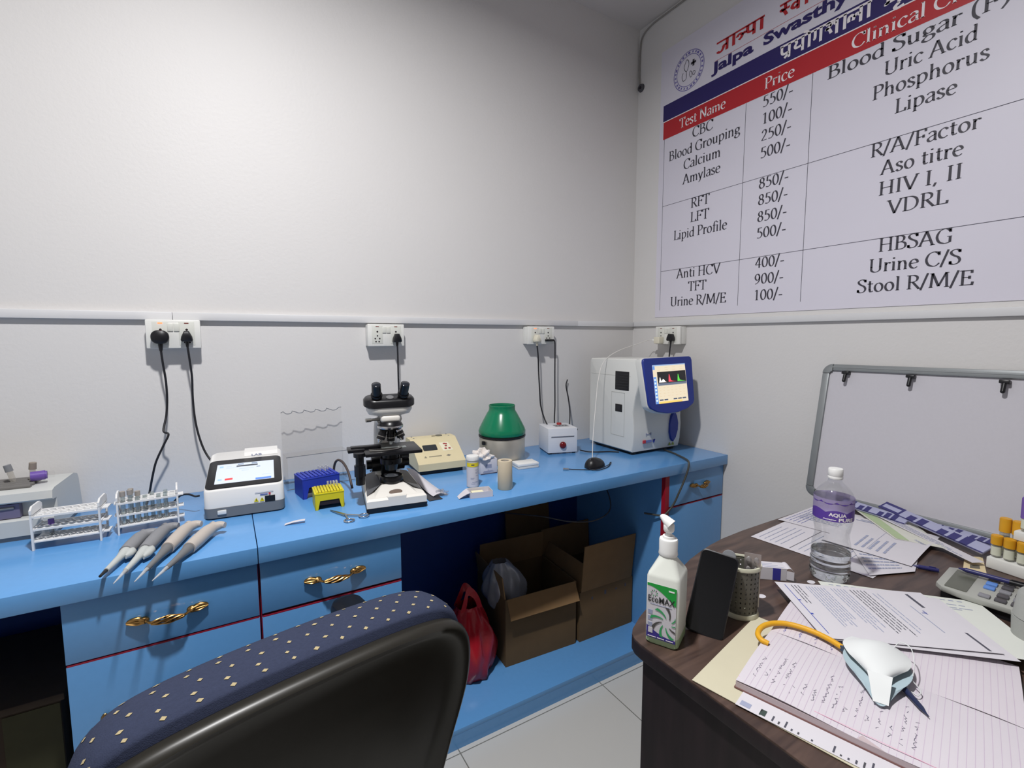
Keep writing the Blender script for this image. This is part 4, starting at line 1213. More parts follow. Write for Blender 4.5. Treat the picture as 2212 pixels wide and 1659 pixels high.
# nosepiece and objectives
b = MB(BLACKM); b.lathe([(.02, .228), (.034, .230), (.039, .238), (.036, .249), (.028, .256)], (0, .105, 0)); b.build('nosepiece', t)
b = MB(CHROME); b.lathe([(.0395, .235), (.0405, .239), (.0395, .243)], (0, .105, 0), caps=False); b.build('nosepiece_ring', t)
for a, L, col in ((-90, .052, 0), (-20, .046, 1), (55, .04, 2), (200, .05, 3)):
    ca, sa = math.cos(math.radians(a)), math.sin(math.radians(a))
    p0 = Vector((.02 * ca, .105 + .02 * sa, .237)); dv = Vector((.42 * ca, .42 * sa, -1)).normalized()
    if a == -90:
        p0 = Vector((0, .1, .234)); dv = Vector((0, .02, -1)).normalized()
    o_ = MB(CHROME if col == 1 else BLACKM)
    o_.cyl(p0, p0 + dv * L * .35, .011, n=20); o_.cyl(p0 + dv * L * .35, p0 + dv * L * .78, .0128, n=22, m=BLACKM); o_.cyl(p0 + dv * L * .78, p0 + dv * L, .009, .005, n=18, m=CHROME)
    o_.cyl(p0 + dv * L * .55, p0 + dv * L * .6, .0131, n=22, m=STEEL)
    o_.build('objective_lens', t)
# head
b = MB(MW); b.box(-.03, .03, .085, .15, .252, .276, bev=.008); 
b.loft([[(x, y + .118, z) for x, y in rrect(w_, d_, min(w_, d_) * .45, 6)] for w_, d_, z in ((.07, .05, .272), (.126, .066, .278), (.140, .074, .290), (.142, .076, .301))])
b.build('head', t, angle=50)
b = MB(STEEL); b.cyl((-.03, .11, .262), (-.072, .10, .262), .0045, n=14); b.cyl((-.058, .103, .262), (-.074, .099, .262), .006, n=14); b.build('head_clamp_screw', t)
b = MB(BLACKM)
b.loft([[(x, y * math.cos(.16) + .116, z + y * math.sin(.16)) for x, y in rrect(w_, d_, d_ * .45, 7)] for w_, d_, z in ((.142, .066, .3015), (.156, .078, .307), (.156, .076, .324), (.144, .062, .331))])
b.build('prism_housing', t, angle=50)
b = MB(mat('dial_grey', '6a6a6c', .35)); b.cyl((0, .100, .324), (0, .097, .3315), .0115, n=22); b.build('interpupillary_dial', t)
for s in (-1, 1):
    ex = MB(BLACKM)
    p0 = Vector((s * .038, .110, .314)); dv = Vector((s * .08, -.55, .83)).normalized()
    ex.cyl(p0 - dv * .004, p0 + dv * .028, .0165, .0155, n=26); ex.cyl(p0 + dv * .028, p0 + dv * .034, .0175, n=26); ex.cyl(p0 + dv * .034, p0 + dv * .072, .0145, .0135, n=26)
    ex.build('eyepiece', t)
    lz = MB(mat('eyepiece_glass', '20242c', .03, spec=.8))
    lz.M = Matrix.Translation(p0 + dv * .070) @ dv.to_track_quat('Z', 'Y').to_matrix().to_4x4()
    lz.lathe([(.0125, 0), (.0118, .0022), (.008, .0042), (.001, .005)], n=24)
    lz.build('eyepiece_lens', t)
tag(MB(mat('brown_cable', '4a3f3c', .5)).tube([(.340, 1.60, .842), (.338, 1.64, .885), (.332, 1.69, .908), (.322, 1.73, .910), (.315, 1.755, .888), (.312, 1.765, .845), (.311, 1.77, .8255)], .0042).build('cable', angle=60), 'brown cable looping up behind the left side of the microscope base', 'cable')

# paper sheets tucked beside the microscope
def curl(L, W_, h, k=1.0):
    return lambda u, v: (u * W_, v * L, .0008 + h * (math.sin(u * 2.4 + v) ** 2) * (1 - v * .4) * k)
m = MB(PAPER); m.sheet(lambda u, v: (.0 + u * .055 + v * .02, .17 * (1 - v), .058 * (1 - v) ** 1.6 * (1 - .55 * u) + .001 + .006 * math.sin(4 * u)), 8, 10, th=.0004)
o = tag(m.build('paper_sheet'), 'white folded paper drooping behind the right side of the microscope', 'paper sheet'); o.location = (.537, 1.43, ZW + .0035); o.rotation_euler = (0, 0, math.radians(4))
m = MB(mat('dark_cover_film', '2c2e36', .4)); m.sheet(lambda u, v: (u * .045, .15 * (1 - v), .03 * (1 - v) ** 1.4 * (1 - u) + .0006), 6, 8, th=.0005)
o = tag(m.build('dust_cover'), 'dark grey folded dust cover lying under the paper beside the microscope', 'dust cover'); o.location = (.5335, 1.405, ZW + .0004)
# crumpled clear film
random.seed(3)
def crumple(r, sd):
    rnd = random.Random(sd)
    ph = [rnd.uniform(0, 6.28) for _ in range(8)]
    return lambda u, v: ((lambda a, e, q: (q * math.cos(a) * math.cos(e), q * math.sin(a) * math.cos(e) * .9, q * max(0, math.sin(e)) * .62 + .0006))(u * 2 * math.pi, v * math.pi / 2, r * (1 + .22 * math.sin(5 * u * 6.28 + ph[0] + 5 * v) + .16 * math.sin(3 * u * 6.28 - 11 * v + ph[1]) + .1 * math.sin(9 * u * 6.28 + 17 * v + ph[2]))))
o = tag(MB(BAGC).sheet(crumple(.022, 1), 32, 12).build('plastic_film', angle=15), 'crumpled clear plastic film beside the microscope base', 'plastic film'); o.location = (.588, 1.448, ZW + .0005)

# beige colorimeter
t = thing('colorimeter', 'beige bench colorimeter with dark display and red-key pad, behind the microscope', 'colorimeter', (.600, 1.687, ZW), -4.6)
b = MB(BLACKP); b.box(.008, .178, .012, .19, 0, .016); b.build('base', t, angle=0)
b = MB(BEIGE); b.prism([(0, .016), (0, .042), (.004, .046), (.118, .113), (.126, .115), (.185, .113), (.192, .105), (.192, .016)], 0, .187, 'x', m=BEIGE); b.build('housing', t, angle=25)
ct = math.atan2(.067, .114)
Mc = Matrix.Translation((0, .004, .046)) @ Matrix.Rotation(ct, 4, 'X')
b = MB(mat('display_dark', '2c3034', .25)); b.M = Mc; b.prism(rrect(.056, .032, .004, 4, .066, .080), -.0005, .0009, 'z'); b.build('display', t)
b = MB(mat('keypad_cream', 'e4dfc6', .5)); b.M = Mc; b.prism([(.114, .056), (.155, .056), (.145, .104), (.108, .104)], -.0005, .0006, 'z'); b.build('keypad', t, angle=0)
KR = mat('key_red', '9a2a30', .45)
for x, y in ((.123, .092), (.130, .090), (.127, .079), (.122, .064), (.138, .064)):
    k_ = MB(KR); k_.M = Mc; k_.box(x, x + .009, y, y + .007, .0006, .0016, bev=.0004); k_.build('key', t)
b = MB(DGREY); b.M = Mc; b.box(.05, .10, .028, .033, -.0002, .0004, m=mat('faded_print', '8a8470', .6)); b.prism([(.118, .029), (.128, .024), (.138, .029), (.128, .035)], -.0002, .0004, m=mat('faded_print2', '77736a', .6)); b.poly([(.03, .026, .0004), (.042, .026, .0004), (.036, .037, .0004)], m=mat('faded_print', '8a8470', .6)); b.build('logo', t, angle=0)
b = MB(mat('cuvette_cover', '5f5c50', .45)); b.cyl((.128, .155, .113), (.128, .155, .1165), .014, n=24); b.box(.098, .112, .15, .158, .114, .1162); b.build('cuvette_port', t)
b = MB(CLEAR); b.cyl((.135, .158, .116), (.135, .158, .13), .005, n=12); b.build('cuvette', t)
b = MB(MGREY)
for x, y in ((.02, .14), (.165, .14), (.02, .175), (.165, .175)):
    b.cyl((x, y, .1135), (x, y, .1158), .003, n=10)
b.build('screw', t)

# canister, paper roll, cartons
t = thing('canister', 'round white canister with a yellow band, in front of the colorimeter', 'canister', (.7195, 1.4755, ZW))
b = MB(mat('canister_grey', 'bfbdb4', .4)); b.lathe([(.0195, 0), (.0205, .002), (.0205, .098)], n=36); b.build('tube', t)
b = MB(WHITEP); b.lathe([(.0218, .095), (.0222, .098), (.0222, .106), (.021, .109), (.001, .110)], n=36); b.build('lid', t)
b = MB(PAPER); b.lathe([(.0208, .003), (.0208, .072)], n=36, caps=False); b.build('paper_label', t)
b = MB(mat('band_yellow', 'e2d02a', .5)); 
def arcband(mb, r, z0, z1, a0, a1, m=None, n=14):
    vs = []
    for i in range(n + 1):
        a = math.radians(a0 + (a1 - a0) * i / n)
        vs += [(r * math.cos(a), r * math.sin(a), z0), (r * math.cos(a), r * math.sin(a), z1)]
    mb.add(vs, [(2 * i, 2 * i + 2, 2 * i + 3, 2 * i + 1) for i in range(n)], m)
arcband(b, .0209, .074, .087, 180, 360)
b.build('yellow_band', t)
b = MB(LINK)
for z, a0, a1 in ((.062, 270, 300), (.054, 272, 305), (.05, 272, 290), (.042, 275, 300), (.034, 225, 262), (.03, 225, 255), (.02, 240, 300), (.014, 230, 270)):
    arcband(b, .0211, z, z + .0014, a0, a1)
arcband(b, .0211, .079, .0825, 232, 262, m=DGREY)
b.build('label_print', t, angle=0)

t = thing('paper_roll', 'beige paper roll standing on end beside the open white tray', 'paper roll', (.8045, 1.398, ZW))
RB = mat('roll_beige', 'cbbda4', .7, var=.05)
b = MB(RB); b.lathe([(.0245, 0), (.0252, .001), (.0252, .097), (.0245, .0985), (.015, .0985), (.0142, .096), (.0142, .06)], n=40, caps=False); b.build('roll', t)
b = MB(mat('tube_core', 'b8b0a4', .7)); b.lathe([(.0141, .002), (.0141, .0975), (.0132, .0975), (.0132, .002)], n=32, caps=False); b.build('core', t)
b = MB(mat('tape_end', 'ded7c4', .7)); b.sheet(lambda u, v: (.0245 + .007 * u, -.008 + .010 * u, .004 + v * .03), 3, 1, th=.0005); b.build('loose_end', t)

t = thing('white_tray', 'small open white card tray with torn flap in front of the canister', 'card tray', (.655, 1.36, ZW), -12)
b = MB(PAPER)
b.box(0, .075, 0, .052, 0, .001); b.box(0, .075, 0, .0012, .001, .0195); b.box(0, .075, .0508, .052, .001, .0195); b.box(0, .0012, .0012, .0508, .001, .0195); b.box(.0738, .075, .0012, .0508, .001, .0195); b.build('tray', t, angle=0)
b = MB(PAPER); b.sheet(lambda u, v: (-.036 * u, .006 + .05 * v * (1 - .45 * u), .017 - .016 * u ** 1.3), 5, 3, th=.0006); b.build('flap', t)
b = MB(mat('cream_slides', 'eee8c4', .5)); b.box(.012, .05, .008, .044, .0012, .012); b.build('slides', t, angle=0)

t = thing('test_strip_box', 'small white printed box in front of the green centrifuge', 'box', (.806, 1.583, ZW), -4)
b = MB(PAPER); b.box(0, .068, 0, .034, 0, .058, bev=.0008); b.build('carton', t)
b = MB(LINK)
for z, x0, x1 in ((.03, .02, .045), (.027, .02, .045), (.024, .02, .045), (.033, .02, .045), (.036, .02, .045), (.012, .012, .05), (.009, .010, .055), (.006, .010, .04), (.0155, .029, .033)):
    b.box(x0, x1, -.0007, 0, z, z + .0018)
b.box(.0, .068, -.0008, 0, .0012, .0034, m=mat('dark_navy_print', '2a2c4c', .6, var=0))
b.build('box_print', t, angle=0)
b = MB(mat('crumpled_tissue', 'e6dfda', .85, var=.05))
o = tag(b.sheet(crumple(.036, 5), 36, 14).build('crumpled_tissue', angle=25), 'crumpled white tissue heaped on top of the white printed box', 'tissue'); o.location = (.822, 1.603, ZW + .0585); o.scale = (1, 1, 1.35)
b = MB(mat('crumpled_tissue', 'e6dfda')); o = tag(b.sheet(crumple(.026, 8), 36, 14).build('crumpled_tissue', angle=25), 'crumpled white tissue piece against the silver centrifuge wall', 'tissue'); o.location = (.862, 1.642, ZW); o.scale = (1, 1, 2.6)
t = thing('flat_box', 'flat white box lying in front of the silver centrifuge', 'box', (.965, 1.572, ZW), -6)
b = MB(OFFW); b.box(0, .09, 0, .06, 0, .0095, bev=.001); b.build('base', t)
b = MB(WHITEP); b.box(-.001, .091, -.001, .061, .0105, .021, bev=.0015); b.box(.002, .088, .001, .059, .0095, .0105, m=DGAP); b.build('lid', t)

# centrifuge with green dome
t = thing('centrifuge', 'small silver centrifuge with a green dome against the back wall', 'centrifuge', (.985, 1.735, ZW))
b = MB(ALU); b.lathe([(.092, 0), (.0955, .003), (.0955, .100), (.093, .104)], n=56); b.build('bowl', t)
b = MB(BLACKP); b.lathe([(.0935, .1042), (.0985, .106), (.0985, .112), (.094, .114)], n=56); b.build('rubber_rim', t)
GRN = mat('green_dome_plastic', '0c7a54', .22, var=.08, nscale=8, spec=.6)
b = MB(GRN); b.lathe([(.0955, .1142), (.0978, .118), (.0985, .130), (.094, .142), (.080, .170), (.063, .202), (.0555, .214), (.0545, .222), (.0545, .230), (.0555, .234), (.0545, .2362), (.052, .2362), (.050, .228), (.050, .214), (.060, .198), (.09, .14)], n=56, caps=False); b.build('dome', t, angle=60)
b = MB(mat('dark_green_floor', '0a3a2c', .5)); b.lathe([(.0895, .14), (.001, .139)], n=40); b.build('dome_liner', t)
b = MB(BLACKP); b.box(-.105, -.094, -.03, -.015, .082, .096, bev=.002); b.cyl((.094, -.012, .062), (.099, -.012, .062), .004, n=10); b.build('latch', t)

# white stabiliser box
t = thing('voltage_stabiliser', 'small white metal power box with red knob and red button beside the blood analyser', 'power box', (1.2055, 1.712, ZW), -16)
WB = mat('enamel_white', 'd9dadf', .4, var=.02)
b = MB(BLACKP)
for x in (.012, .125):
    for y in (.012, .125):
        b.cyl((x, y, 0), (x, y, .006), .008, n=12)
b.build('rubber_foot', t)
b = MB(WB); b.box(0, .137, 0, .137, .0055, .115, bev=.0025); b.build('case', t)
b = MB(mat('slot_shadow', '5c5c64', .6)); b.box(.014, .122, -.0006, 0, .0745, .0775); b.box(.014, .122, -.002, -.0003, .0805, .0815, m=WB); b.build('front_slot', t, angle=0)
b = MB(mat('knob_red', '6e1218', .2)); b.cyl((.068, 0, .04), (.068, -.006, .04), .015, n=28); b.ball((.068, -.006, .04), (.0145, .009, .0145)); b.build('red_knob', t)
b = MB(mat('button_red', 'a03030', .3)); b.lathe([(.0115, .115), (.0115, .120), (.0095, .124), (.001, .1245)], (.085, .095, 0), n=20); b.build('red_button', t)
b = MB(mat('panel_grey', '8f8f92', .5)); b.box(.05, .115, .04, .085, .115, .1156); 
for x in (.06, .075, .09, .105):
    b.cyl((x, .06, .1155), (x, .06, .1165), .004, n=10, m=DGREY)
b.build('outlet_panel', t, angle=0)
b = MB(BLACKP); b.cyl((.137, .05, .095), (.158, .05, .097), .004, n=10); b.build('toggle', t)
tag(MB(CABLE).tube([(1.372, 1.772, .8245), (1.392, 1.79, .865), (1.405, 1.82, .90), (1.43, 1.85, .97), (1.435, 1.87, 1.04), (1.428, 1.88, 1.10), (1.44, 1.885, 1.13)], .003).build('cable', angle=60), 'black cable rising behind the left side of the blood analyser', 'cable')
tag(MB(CABLE).tube([(1.375, 1.70, .8235), (1.385, 1.66, .8235), (1.42, 1.63, .8235), (1.47, 1.61, .8235), (1.50, 1.58, .8235)], .0026).build('cable', angle=60), 'thin black cable lying on the worktop left of the blood analyser', 'cable')

# mouse
t = thing('computer_mouse', 'black computer mouse with its cable folded round it, in front of the power box', 'computer mouse', (1.255, 1.458, ZW), 20)
b = MB(BLACKP)
rings = []
for i in range(13):
    u = -1 + 2 * i / 12
    r = max(.03, (1 - abs(u) ** 2.6)) ** .5
    w_ = .033 * r; h_ = .036 * r * (1 - .25 * u)
    rings.append([(u * .054, w_ * math.cos(a), max(.0, h_ * math.sin(a)) + .001 if math.sin(a) > 0 else .0008) for a in [2 * math.pi * k / 20 for k in range(20)]])
b.loft(rings); b.build('shell', t, angle=60)
b = MB(DGREY); b.M = Matrix.Translation((-.032, 0, .0335)) @ Matrix.Rotation(math.radians(90), 4, 'X'); b.cyl((0, 0, -.003), (0, 0, .003), .006, n=16); b.build('scroll_wheel', t)
b = MB(CABLE); b.tube([(-.05, 0, .006), (-.062, -.02, .004), (-.05, -.042, .003), (-.01, -.05, .003), (.035, -.046, .003), (.07, -.03, .004), (.085, -.028, .005), (.06, -.038, .004), (.02, -.044, .0065), (-.03, -.045, .0065), (-.06, -.02, .003), (-.095, .028, .003), (-.112, .052, .004)], .0017, n=6); b.build('cord', t, angle=60)
b = MB(CHROME); b.M = Matrix.Translation((-.112, .052, .0035)) @ Matrix.Rotation(math.radians(128), 4, 'Z'); b.box(0, .022, -.0065, .0065, -.003, .003, bev=.0008); b.build('usb_plug', t)

# ------------------------------------------------------------------ blood analyser
t = thing('blood_analyser', 'large grey-white blood analyser with blue framed touch screen in the corner', 'blood analyser', (1.506, 1.503, ZW), -1)
HW = mat('analyser_shell', 'd8d8d4', .4, var=.015)
side = [(.008, .014), (.0, .05), (-.004, .12), (.004, .19), (-.01, .26), (-.034, .33), (-.042, .38), (-.036, .412), (-.02, .424), (.29, .418), (.298, .405), (.298, .014)]
b = MB(HW)
ins = [(0.010, .006), (0.003, .0015), (0, 0)]
cx_, cz_ = .12, .21
def sring(x, k):
    return [(x, cx_ + (y - cx_) * k, cz_ + (z - cz_) * k) for y, z in side]
wA = .296
b.loft([sring(0, .975), sring(.002, .99), sring(.006, 1), sring(wA - .006, 1), sring(wA - .002, .99), sring(wA, .975)])
b.build('housing', t, angle=28)
b = MB(BLACKP)
for x in (.03, wA - .03):
    for y in (.03, .26):
        b.cyl((x, y, 0), (x, y, .0155), .014, n=14)
b.box(.012, wA - .012, .016, .28, .008, .016); b.build('foot', t)
b = MB(mat('seam_grey', 'a9a9a4', .5))
b.box(-.0004, .004, .02, .29, .345, .3462)
for y0, y1, z0, z1 in ((.055, .056, .075, .27), (.055, .14, .27, .2712), (.055, .14, .075, .0762)):
    b.box(-.0008, .003, y0 if y0 != .055 else .055, y1, z0, z1)
b.box(-.0008, .003, .14, .141, .075, .2712)
b.build('panel_seam', t, angle=0)
b = MB(BLACKP); b.box(-.0016, .004, .030, .118, .282, .366, bev=.002); 
for i in range(6):
    b.box(-.0022, .002, .036, .112, .292 + i * .012, .2955 + i * .012, m=mat('grille_grey', '26262a', .5))
b.build('fan_grille', t)
b = MB(BLACKP); b.box(-.0018, .004, .070, .114, .184, .218, bev=.0015); b.box(-.0022, .0, .080, .104, .192, .211, m=mat('grille_grey', '26262a', .5)); b.build('door_latch', t)
# screen head: blue bezel tilted upward
HB = mat('bezel_blue', '20358e', .35, var=.05)
piv = Matrix.Translation((.122, -.112, .196)) @ Matrix.Rotation(math.radians(-9), 4, 'X') @ Matrix.Rotation(math.radians(-1.0), 4, 'Y')
outl = [(-.128, .03), (-.09, .012), (-.03, .001), (.03, .001), (.09, .012), (.128, .03), (.137, .045), (.147, .222), (.143, .234), (.132, .238), (-.132, .238), (-.143, .234), (-.147, .222), (-.137, .045)]
b = MB(HW); b.M = piv; b.prism([(x * 1.02, .12 + (z - .12) * 1.02) for x, z in outl], .009, .042, 'y', ch=.004); b.build('screen_back', t, angle=35)
b = MB(HW); b.M = piv; b.box(-.09, .09, .03, .105, .06, .2, bev=.01); b.build('screen_mount', t)
b = MB(HB); b.M = piv; b.prism(outl, -.001, .011, 'y', ch=.003); b.build('bezel', t, angle=35)
b = MB(mat('display_cream', 'a09884', .3, var=0, emit='ffeed0', estr=.72)); b.M = piv; b.box(-.098, .098, -.0016, -.0008, .045, .208); b.build('screen', t, angle=0)
b = MB(em('scr_dark', '2b2b2e', .15)); b.M = piv
def sq(x0, x1, z0, z1, m=None, lv=1):
    b.box(x0, x1, -.0016 - .0004 * lv, -.0016 - .0004 * lv + .0002, z0, z1, m=m)
sq(-.075, .096, .130, .178)
sq(-.098, .098, .2035, .208, em('scr_bluegrey', '8ea6c8', .8))
sq(-.098, -.082, .045, .158, em('scr_blue', '5b86c8', .9)); sq(-.098, -.086, .188, .203, em('scr_blue', '5b86c8', .9))
for i in range(7):
    sq(-.095, -.086, .055 + i * .0145, .063 + i * .0145, em('scr_paleblue', 'c8dcf4', .9), 2)
sq(-.075, .096, .120, .130, em('scr_slate', '6a7488', .6))
for i in range(6):
    sq(-.075 + i * .0275, -.053 + i * .0275, .057, .0625, em('scr_btn', '4c5a70', .5) if i != 2 else em('scr_btn2', 'd8cfae', .8))
sq(-.080, .06, .045, .053, em('scr_amber', 'e8c068', .9))
for r_ in range(4):
    for c_ in range(7):
        sq(-.072 + c_ * .024, -.060 + c_ * .024 - .004 * ((r_ + c_) % 2), .075 + r_ * .0115, .0762 + r_ * .0115, em('scr_txt', 'c9b894', .7))
for c_ in range(4):
    sq(-.072 + c_ * .045, -.055 + c_ * .045, .185, .1865, em('scr_txt', 'c9b894', .7)); sq(-.072 + c_ * .045, -.055 + c_ * .045, .195, .1962, em('scr_txt', 'c9b894', .7))
for x0, hh, m_ in ((-.068, .9, em('scr_white', 'fff2ea', .95)), (-.012, .95, em('scr_red', 'e8485a', .9)), (.042, .9, em('scr_green', '58c84a', .9))):
    pts = []
    for i in range(19):
        u = i / 18
        v = math.exp(-((u - .14) / .09) ** 2) * (.9 if x0 > -.05 else .75) + (.45 * math.exp(-((u - .52) / .2) ** 2) if x0 < -.05 else .55 * math.exp(-u * 3.6) * min(1, u * 9))
        pts.append((x0 + u * .048, .1335 + .034 * min(1, v) * hh))
    b.add([(x, -.0024, z) for x, z in pts] + [(x, -.0024, .1335) for x, z in pts], [(i, i + 1, 20 + i, 19 + i) for i in range(18)], m_)
b.build('screen_graphics', t, angle=0)
# blue sampling leaf and marks on the front
b = MB(HB)
lf = [(0, -.062), (.012, -.046), (.021, -.015), (.022, .015), (.015, .045), (.003, .066), (-.010, .044), (-.019, .012), (-.018, -.022), (-.010, -.05)]
b.prism([(.240 + x * 1.3, .110 + z * 1.12) for x, z in lf], -.012, .002, 'y', ch=.003); b.build('sample_key', t, angle=35)
b = MB(HW); b.prism([(.25, .168), (.286, .176), (.286, .158), (.268, .12), (.266, .09)], -.006, .01, 'y'); b.build('sample_recess_lip', t, angle=30)
b = MB(mat('logo_red2', 'c03a48', .5, var=0)); b.box(.058, .074, -.0048, -.001, .050, .063); b.box(.076, .110, -.0048, -.001, .051, .0615, m=mat('logo_blue', '6d7ab0', .5, var=0)); b.box(.058, .112, -.0044, -.001, .045, .0465, m=LINK)
b.prism([(.119, .052), (.125, .046), (.132, .062), (.129, .064), (.125, .055), (.121, .062)], -.0048, -.001, 'y', m=BINK); b.box(.075, .106, -.0050, -.001, .088, .0905, m=LINK); b.box(.075, .078, -.0050, -.001, .083, .095, m=LINK); b.box(.103, .106, -.0050, -.001, .083, .095, m=LINK); b.build('logo', t, angle=0)
b = MB(mat('warning_green_yellow', '8c9a30', .5, var=0))
for x in (.222, .243):
    b.poly([(x, .0015, .0225), (x + .017, .0015, .0225), (x + .0085, .0005, .038)])
b.build('warning_label', t, angle=0)
tag(MB(mat('dark_grey_hose', '44443f', .45)).tube([(1.70, 1.50, .826), (1.69, 1.44, .825), (1.665, 1.38, .826), (1.637, 1.33, .829), (1.622, 1.300, .824), (1.612, 1.293, .80), (1.602, 1.295, .77), (1.587, 1.298, .735), (1.570, 1.302, .70), (1.555, 1.31, .66), (1.535, 1.318, .63), (1.506, 1.33, .61), (1.480, 1.40, .602)], .0042).build('hose', angle=60), 'dark hose from under the blood analyser hanging over the worktop edge', 'hose')

# ------------------------------------------------------------------ the desk
ZD = 0.77
WOOD = bpy.data.materials.new('dark_wood_laminate')
WOOD.use_nodes = True
def wood(m, c0, c1, rough, axis):
    nt = m.node_tree
    p = nt.nodes['Principled BSDF']
    p.inputs['Roughness'].default_value = rough
    tc = nt.nodes.new('ShaderNodeTexCoord')
    mp = nt.nodes.new('ShaderNodeMapping')
    mp.inputs['Scale'].default_value = axis
    n = nt.nodes.new('ShaderNodeTexNoise')
    n.inputs['Scale'].default_value = 6
    n.inputs['Detail'].default_value = 8
    n.inputs['Distortion'].default_value = 0.6
    r = nt.nodes.new('ShaderNodeValToRGB')
    r.color_ramp.elements[0].position = .35
    r.color_ramp.elements[0].color = srgb(c0)
    r.color_ramp.elements[1].position = .68
    r.color_ramp.elements[1].color = srgb(c1)
    nt.links.new(tc.outputs['Object'], mp.inputs['Vector'])
    nt.links.new(mp.outputs['Vector'], n.inputs['Vector'])
    nt.links.new(n.outputs['Fac'], r.inputs['Fac'])
    nt.links.new(r.outputs['Color'], p.inputs['Base Color'])
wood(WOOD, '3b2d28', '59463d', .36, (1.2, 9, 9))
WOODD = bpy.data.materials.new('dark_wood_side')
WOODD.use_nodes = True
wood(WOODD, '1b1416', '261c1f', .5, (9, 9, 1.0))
t = thing('desk', 'dark brown laminate desk with rounded corner, heaped with papers', 'desk', (0, 0, 0))
edge = [(.635, -.62), (.635, .600), (.637, .618), (.644, .633), (.658, .645), (.70, .667), (.80, .709), (.90, .750), (1.0, .786), (1.06, .802), (1.12, .815), (1.18, .824), (1.28, .830), (1.40, .831), (XW - .002, .831), (XW - .002, -.62)]
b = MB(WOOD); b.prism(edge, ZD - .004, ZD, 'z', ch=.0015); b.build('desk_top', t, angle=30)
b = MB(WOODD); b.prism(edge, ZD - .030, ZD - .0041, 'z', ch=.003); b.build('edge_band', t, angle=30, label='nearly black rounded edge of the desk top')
b = MB(WOODD)
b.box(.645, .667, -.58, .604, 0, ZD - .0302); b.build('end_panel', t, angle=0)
b = MB(WOODD)
pan = [(.667, .604), (.70, .617), (1.10, .775), (XW - .004, .785), (XW - .004, .767), (1.104, .757), (.667, .585)]
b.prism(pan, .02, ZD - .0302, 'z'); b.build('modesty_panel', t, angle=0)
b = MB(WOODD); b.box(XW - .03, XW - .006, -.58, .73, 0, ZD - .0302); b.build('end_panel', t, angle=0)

# ---- sheets
def paper(name, label, cat, corners, m=PAPER, group=None, lines=(), th=.0003, bend=0.0, nu=10, nv=8):
    """corners: 4 world points (A, B, C, D) round the sheet; lines: (u0,u1,v0,v1,mat) printed marks in sheet fractions"""
    A, B, C, D = [Vector(c) for c in corners]
    org = A.copy()
    def f(u, v, lift=0):
        p = A * (1 - u) * (1 - v) + B * u * (1 - v) + C * u * v + D * (1 - u) * v - org
        p.z += bend * math.sin(math.pi * u) * (1 - v) + lift
        return p
    mb = MB(m)
    mb.sheet(f, nu, nv, th=th)
    o = mb.build(name, angle=40)
    o.location = org
    tag(o, label, cat, group)
    if lines:
        lb = MB(INK)
        for (u0, u1, v0, v1, lm) in lines:
            n = max(1, int(abs(u1 - u0) * nu), int(abs(v1 - v0) * nv))
            for k in range(n):
                if abs(u1 - u0) >= abs(v1 - v0):
                    a, c = u0 + (u1 - u0) * k / n, u0 + (u1 - u0) * (k + 1) / n
                    q = [(a, v0), (c, v0), (c, v1), (a, v1)]
                else:
                    a, c = v0 + (v1 - v0) * k / n, v0 + (v1 - v0) * (k + 1) / n
                    q = [(u0, a), (u1, a), (u1, c), (u0, c)]
                lb.poly([f(x, y, .0006) for x, y in q], lm)
        lb.build('printed_lines', o, angle=0)
    return o
def textlines(rnd, u0, u1, v0, v1, n, lm, h=.35, ragged=.3):
    out = []
    for i in range(n):
        v = v0 + (v1 - v0) * i / n
        dv = (v1 - v0) / n * h
        e = u1 - rnd.random() * ragged * (u1 - u0)
        u = u0
        while u < e:
            w_ = rnd.uniform(.03, .12)
            out.append((u, min(e, u + w_), v, v + dv, lm))
            u += w_ + .012
    return out
rnd = random.Random(11)
# folder, printed sheet, open register, loose sheets
FOL = mat('cream_folder', 'c6c0a8', .7, var=.03)
def FR(o, a, b, s, t_):
    return (o[0] + a[0] * s + b[0] * t_, o[1] + a[1] * s + b[1] * t_)
fo, fa, fb = (.637, .489), (.978, .21), (.21, -.978)
q = [FR(fo, fa, fb, s, t_) for s, t_ in ((0, 0), (.27, 0), (.27, .36), (0, .36))]
paper('paper_folder', 'cream card folder under the open register, overhanging the desk edge', 'folder', [(q[0][0], q[0][1], ZD + .0012), (q[1][0], q[1][1], ZD + .0012), (q[2][0], q[2][1], ZD + .0012), (q[3][0], q[3][1], ZD + .0012)], FOL, th=.0008)
bo, ba, bb = (.681, .440), (.965, .263), (.25, -.968)
L_ = []
for i in range(34):
    v = .10 + i * .026
    if rnd.random() < .8:
        L_.append((.015, .03 + .085 * rnd.random(), v, v + .007, INK if i % 3 else DGREY))
L_ += [(.02, .085, .10, .125, mat('print_dark_green', '3c4a46', .8, var=0)), (.02, .075, .015, .06, LINK)]
q = [FR(bo, ba, bb, s, t_) for s, t_ in ((-.036, .012), (.17, .012), (.17, .34), (-.036, .34))]
paper('printed_sheet', 'white printed form sticking out from under the open register', 'paper sheet', [(x, y, ZD + .0028) for x, y in q], PAPER, lines=L_)

t = thing('register_book', 'open ruled register with handwritten rows at the front of the desk', 'register', (bo[0], bo[1], ZD + .004), math.degrees(math.atan2(ba[1], ba[0])))
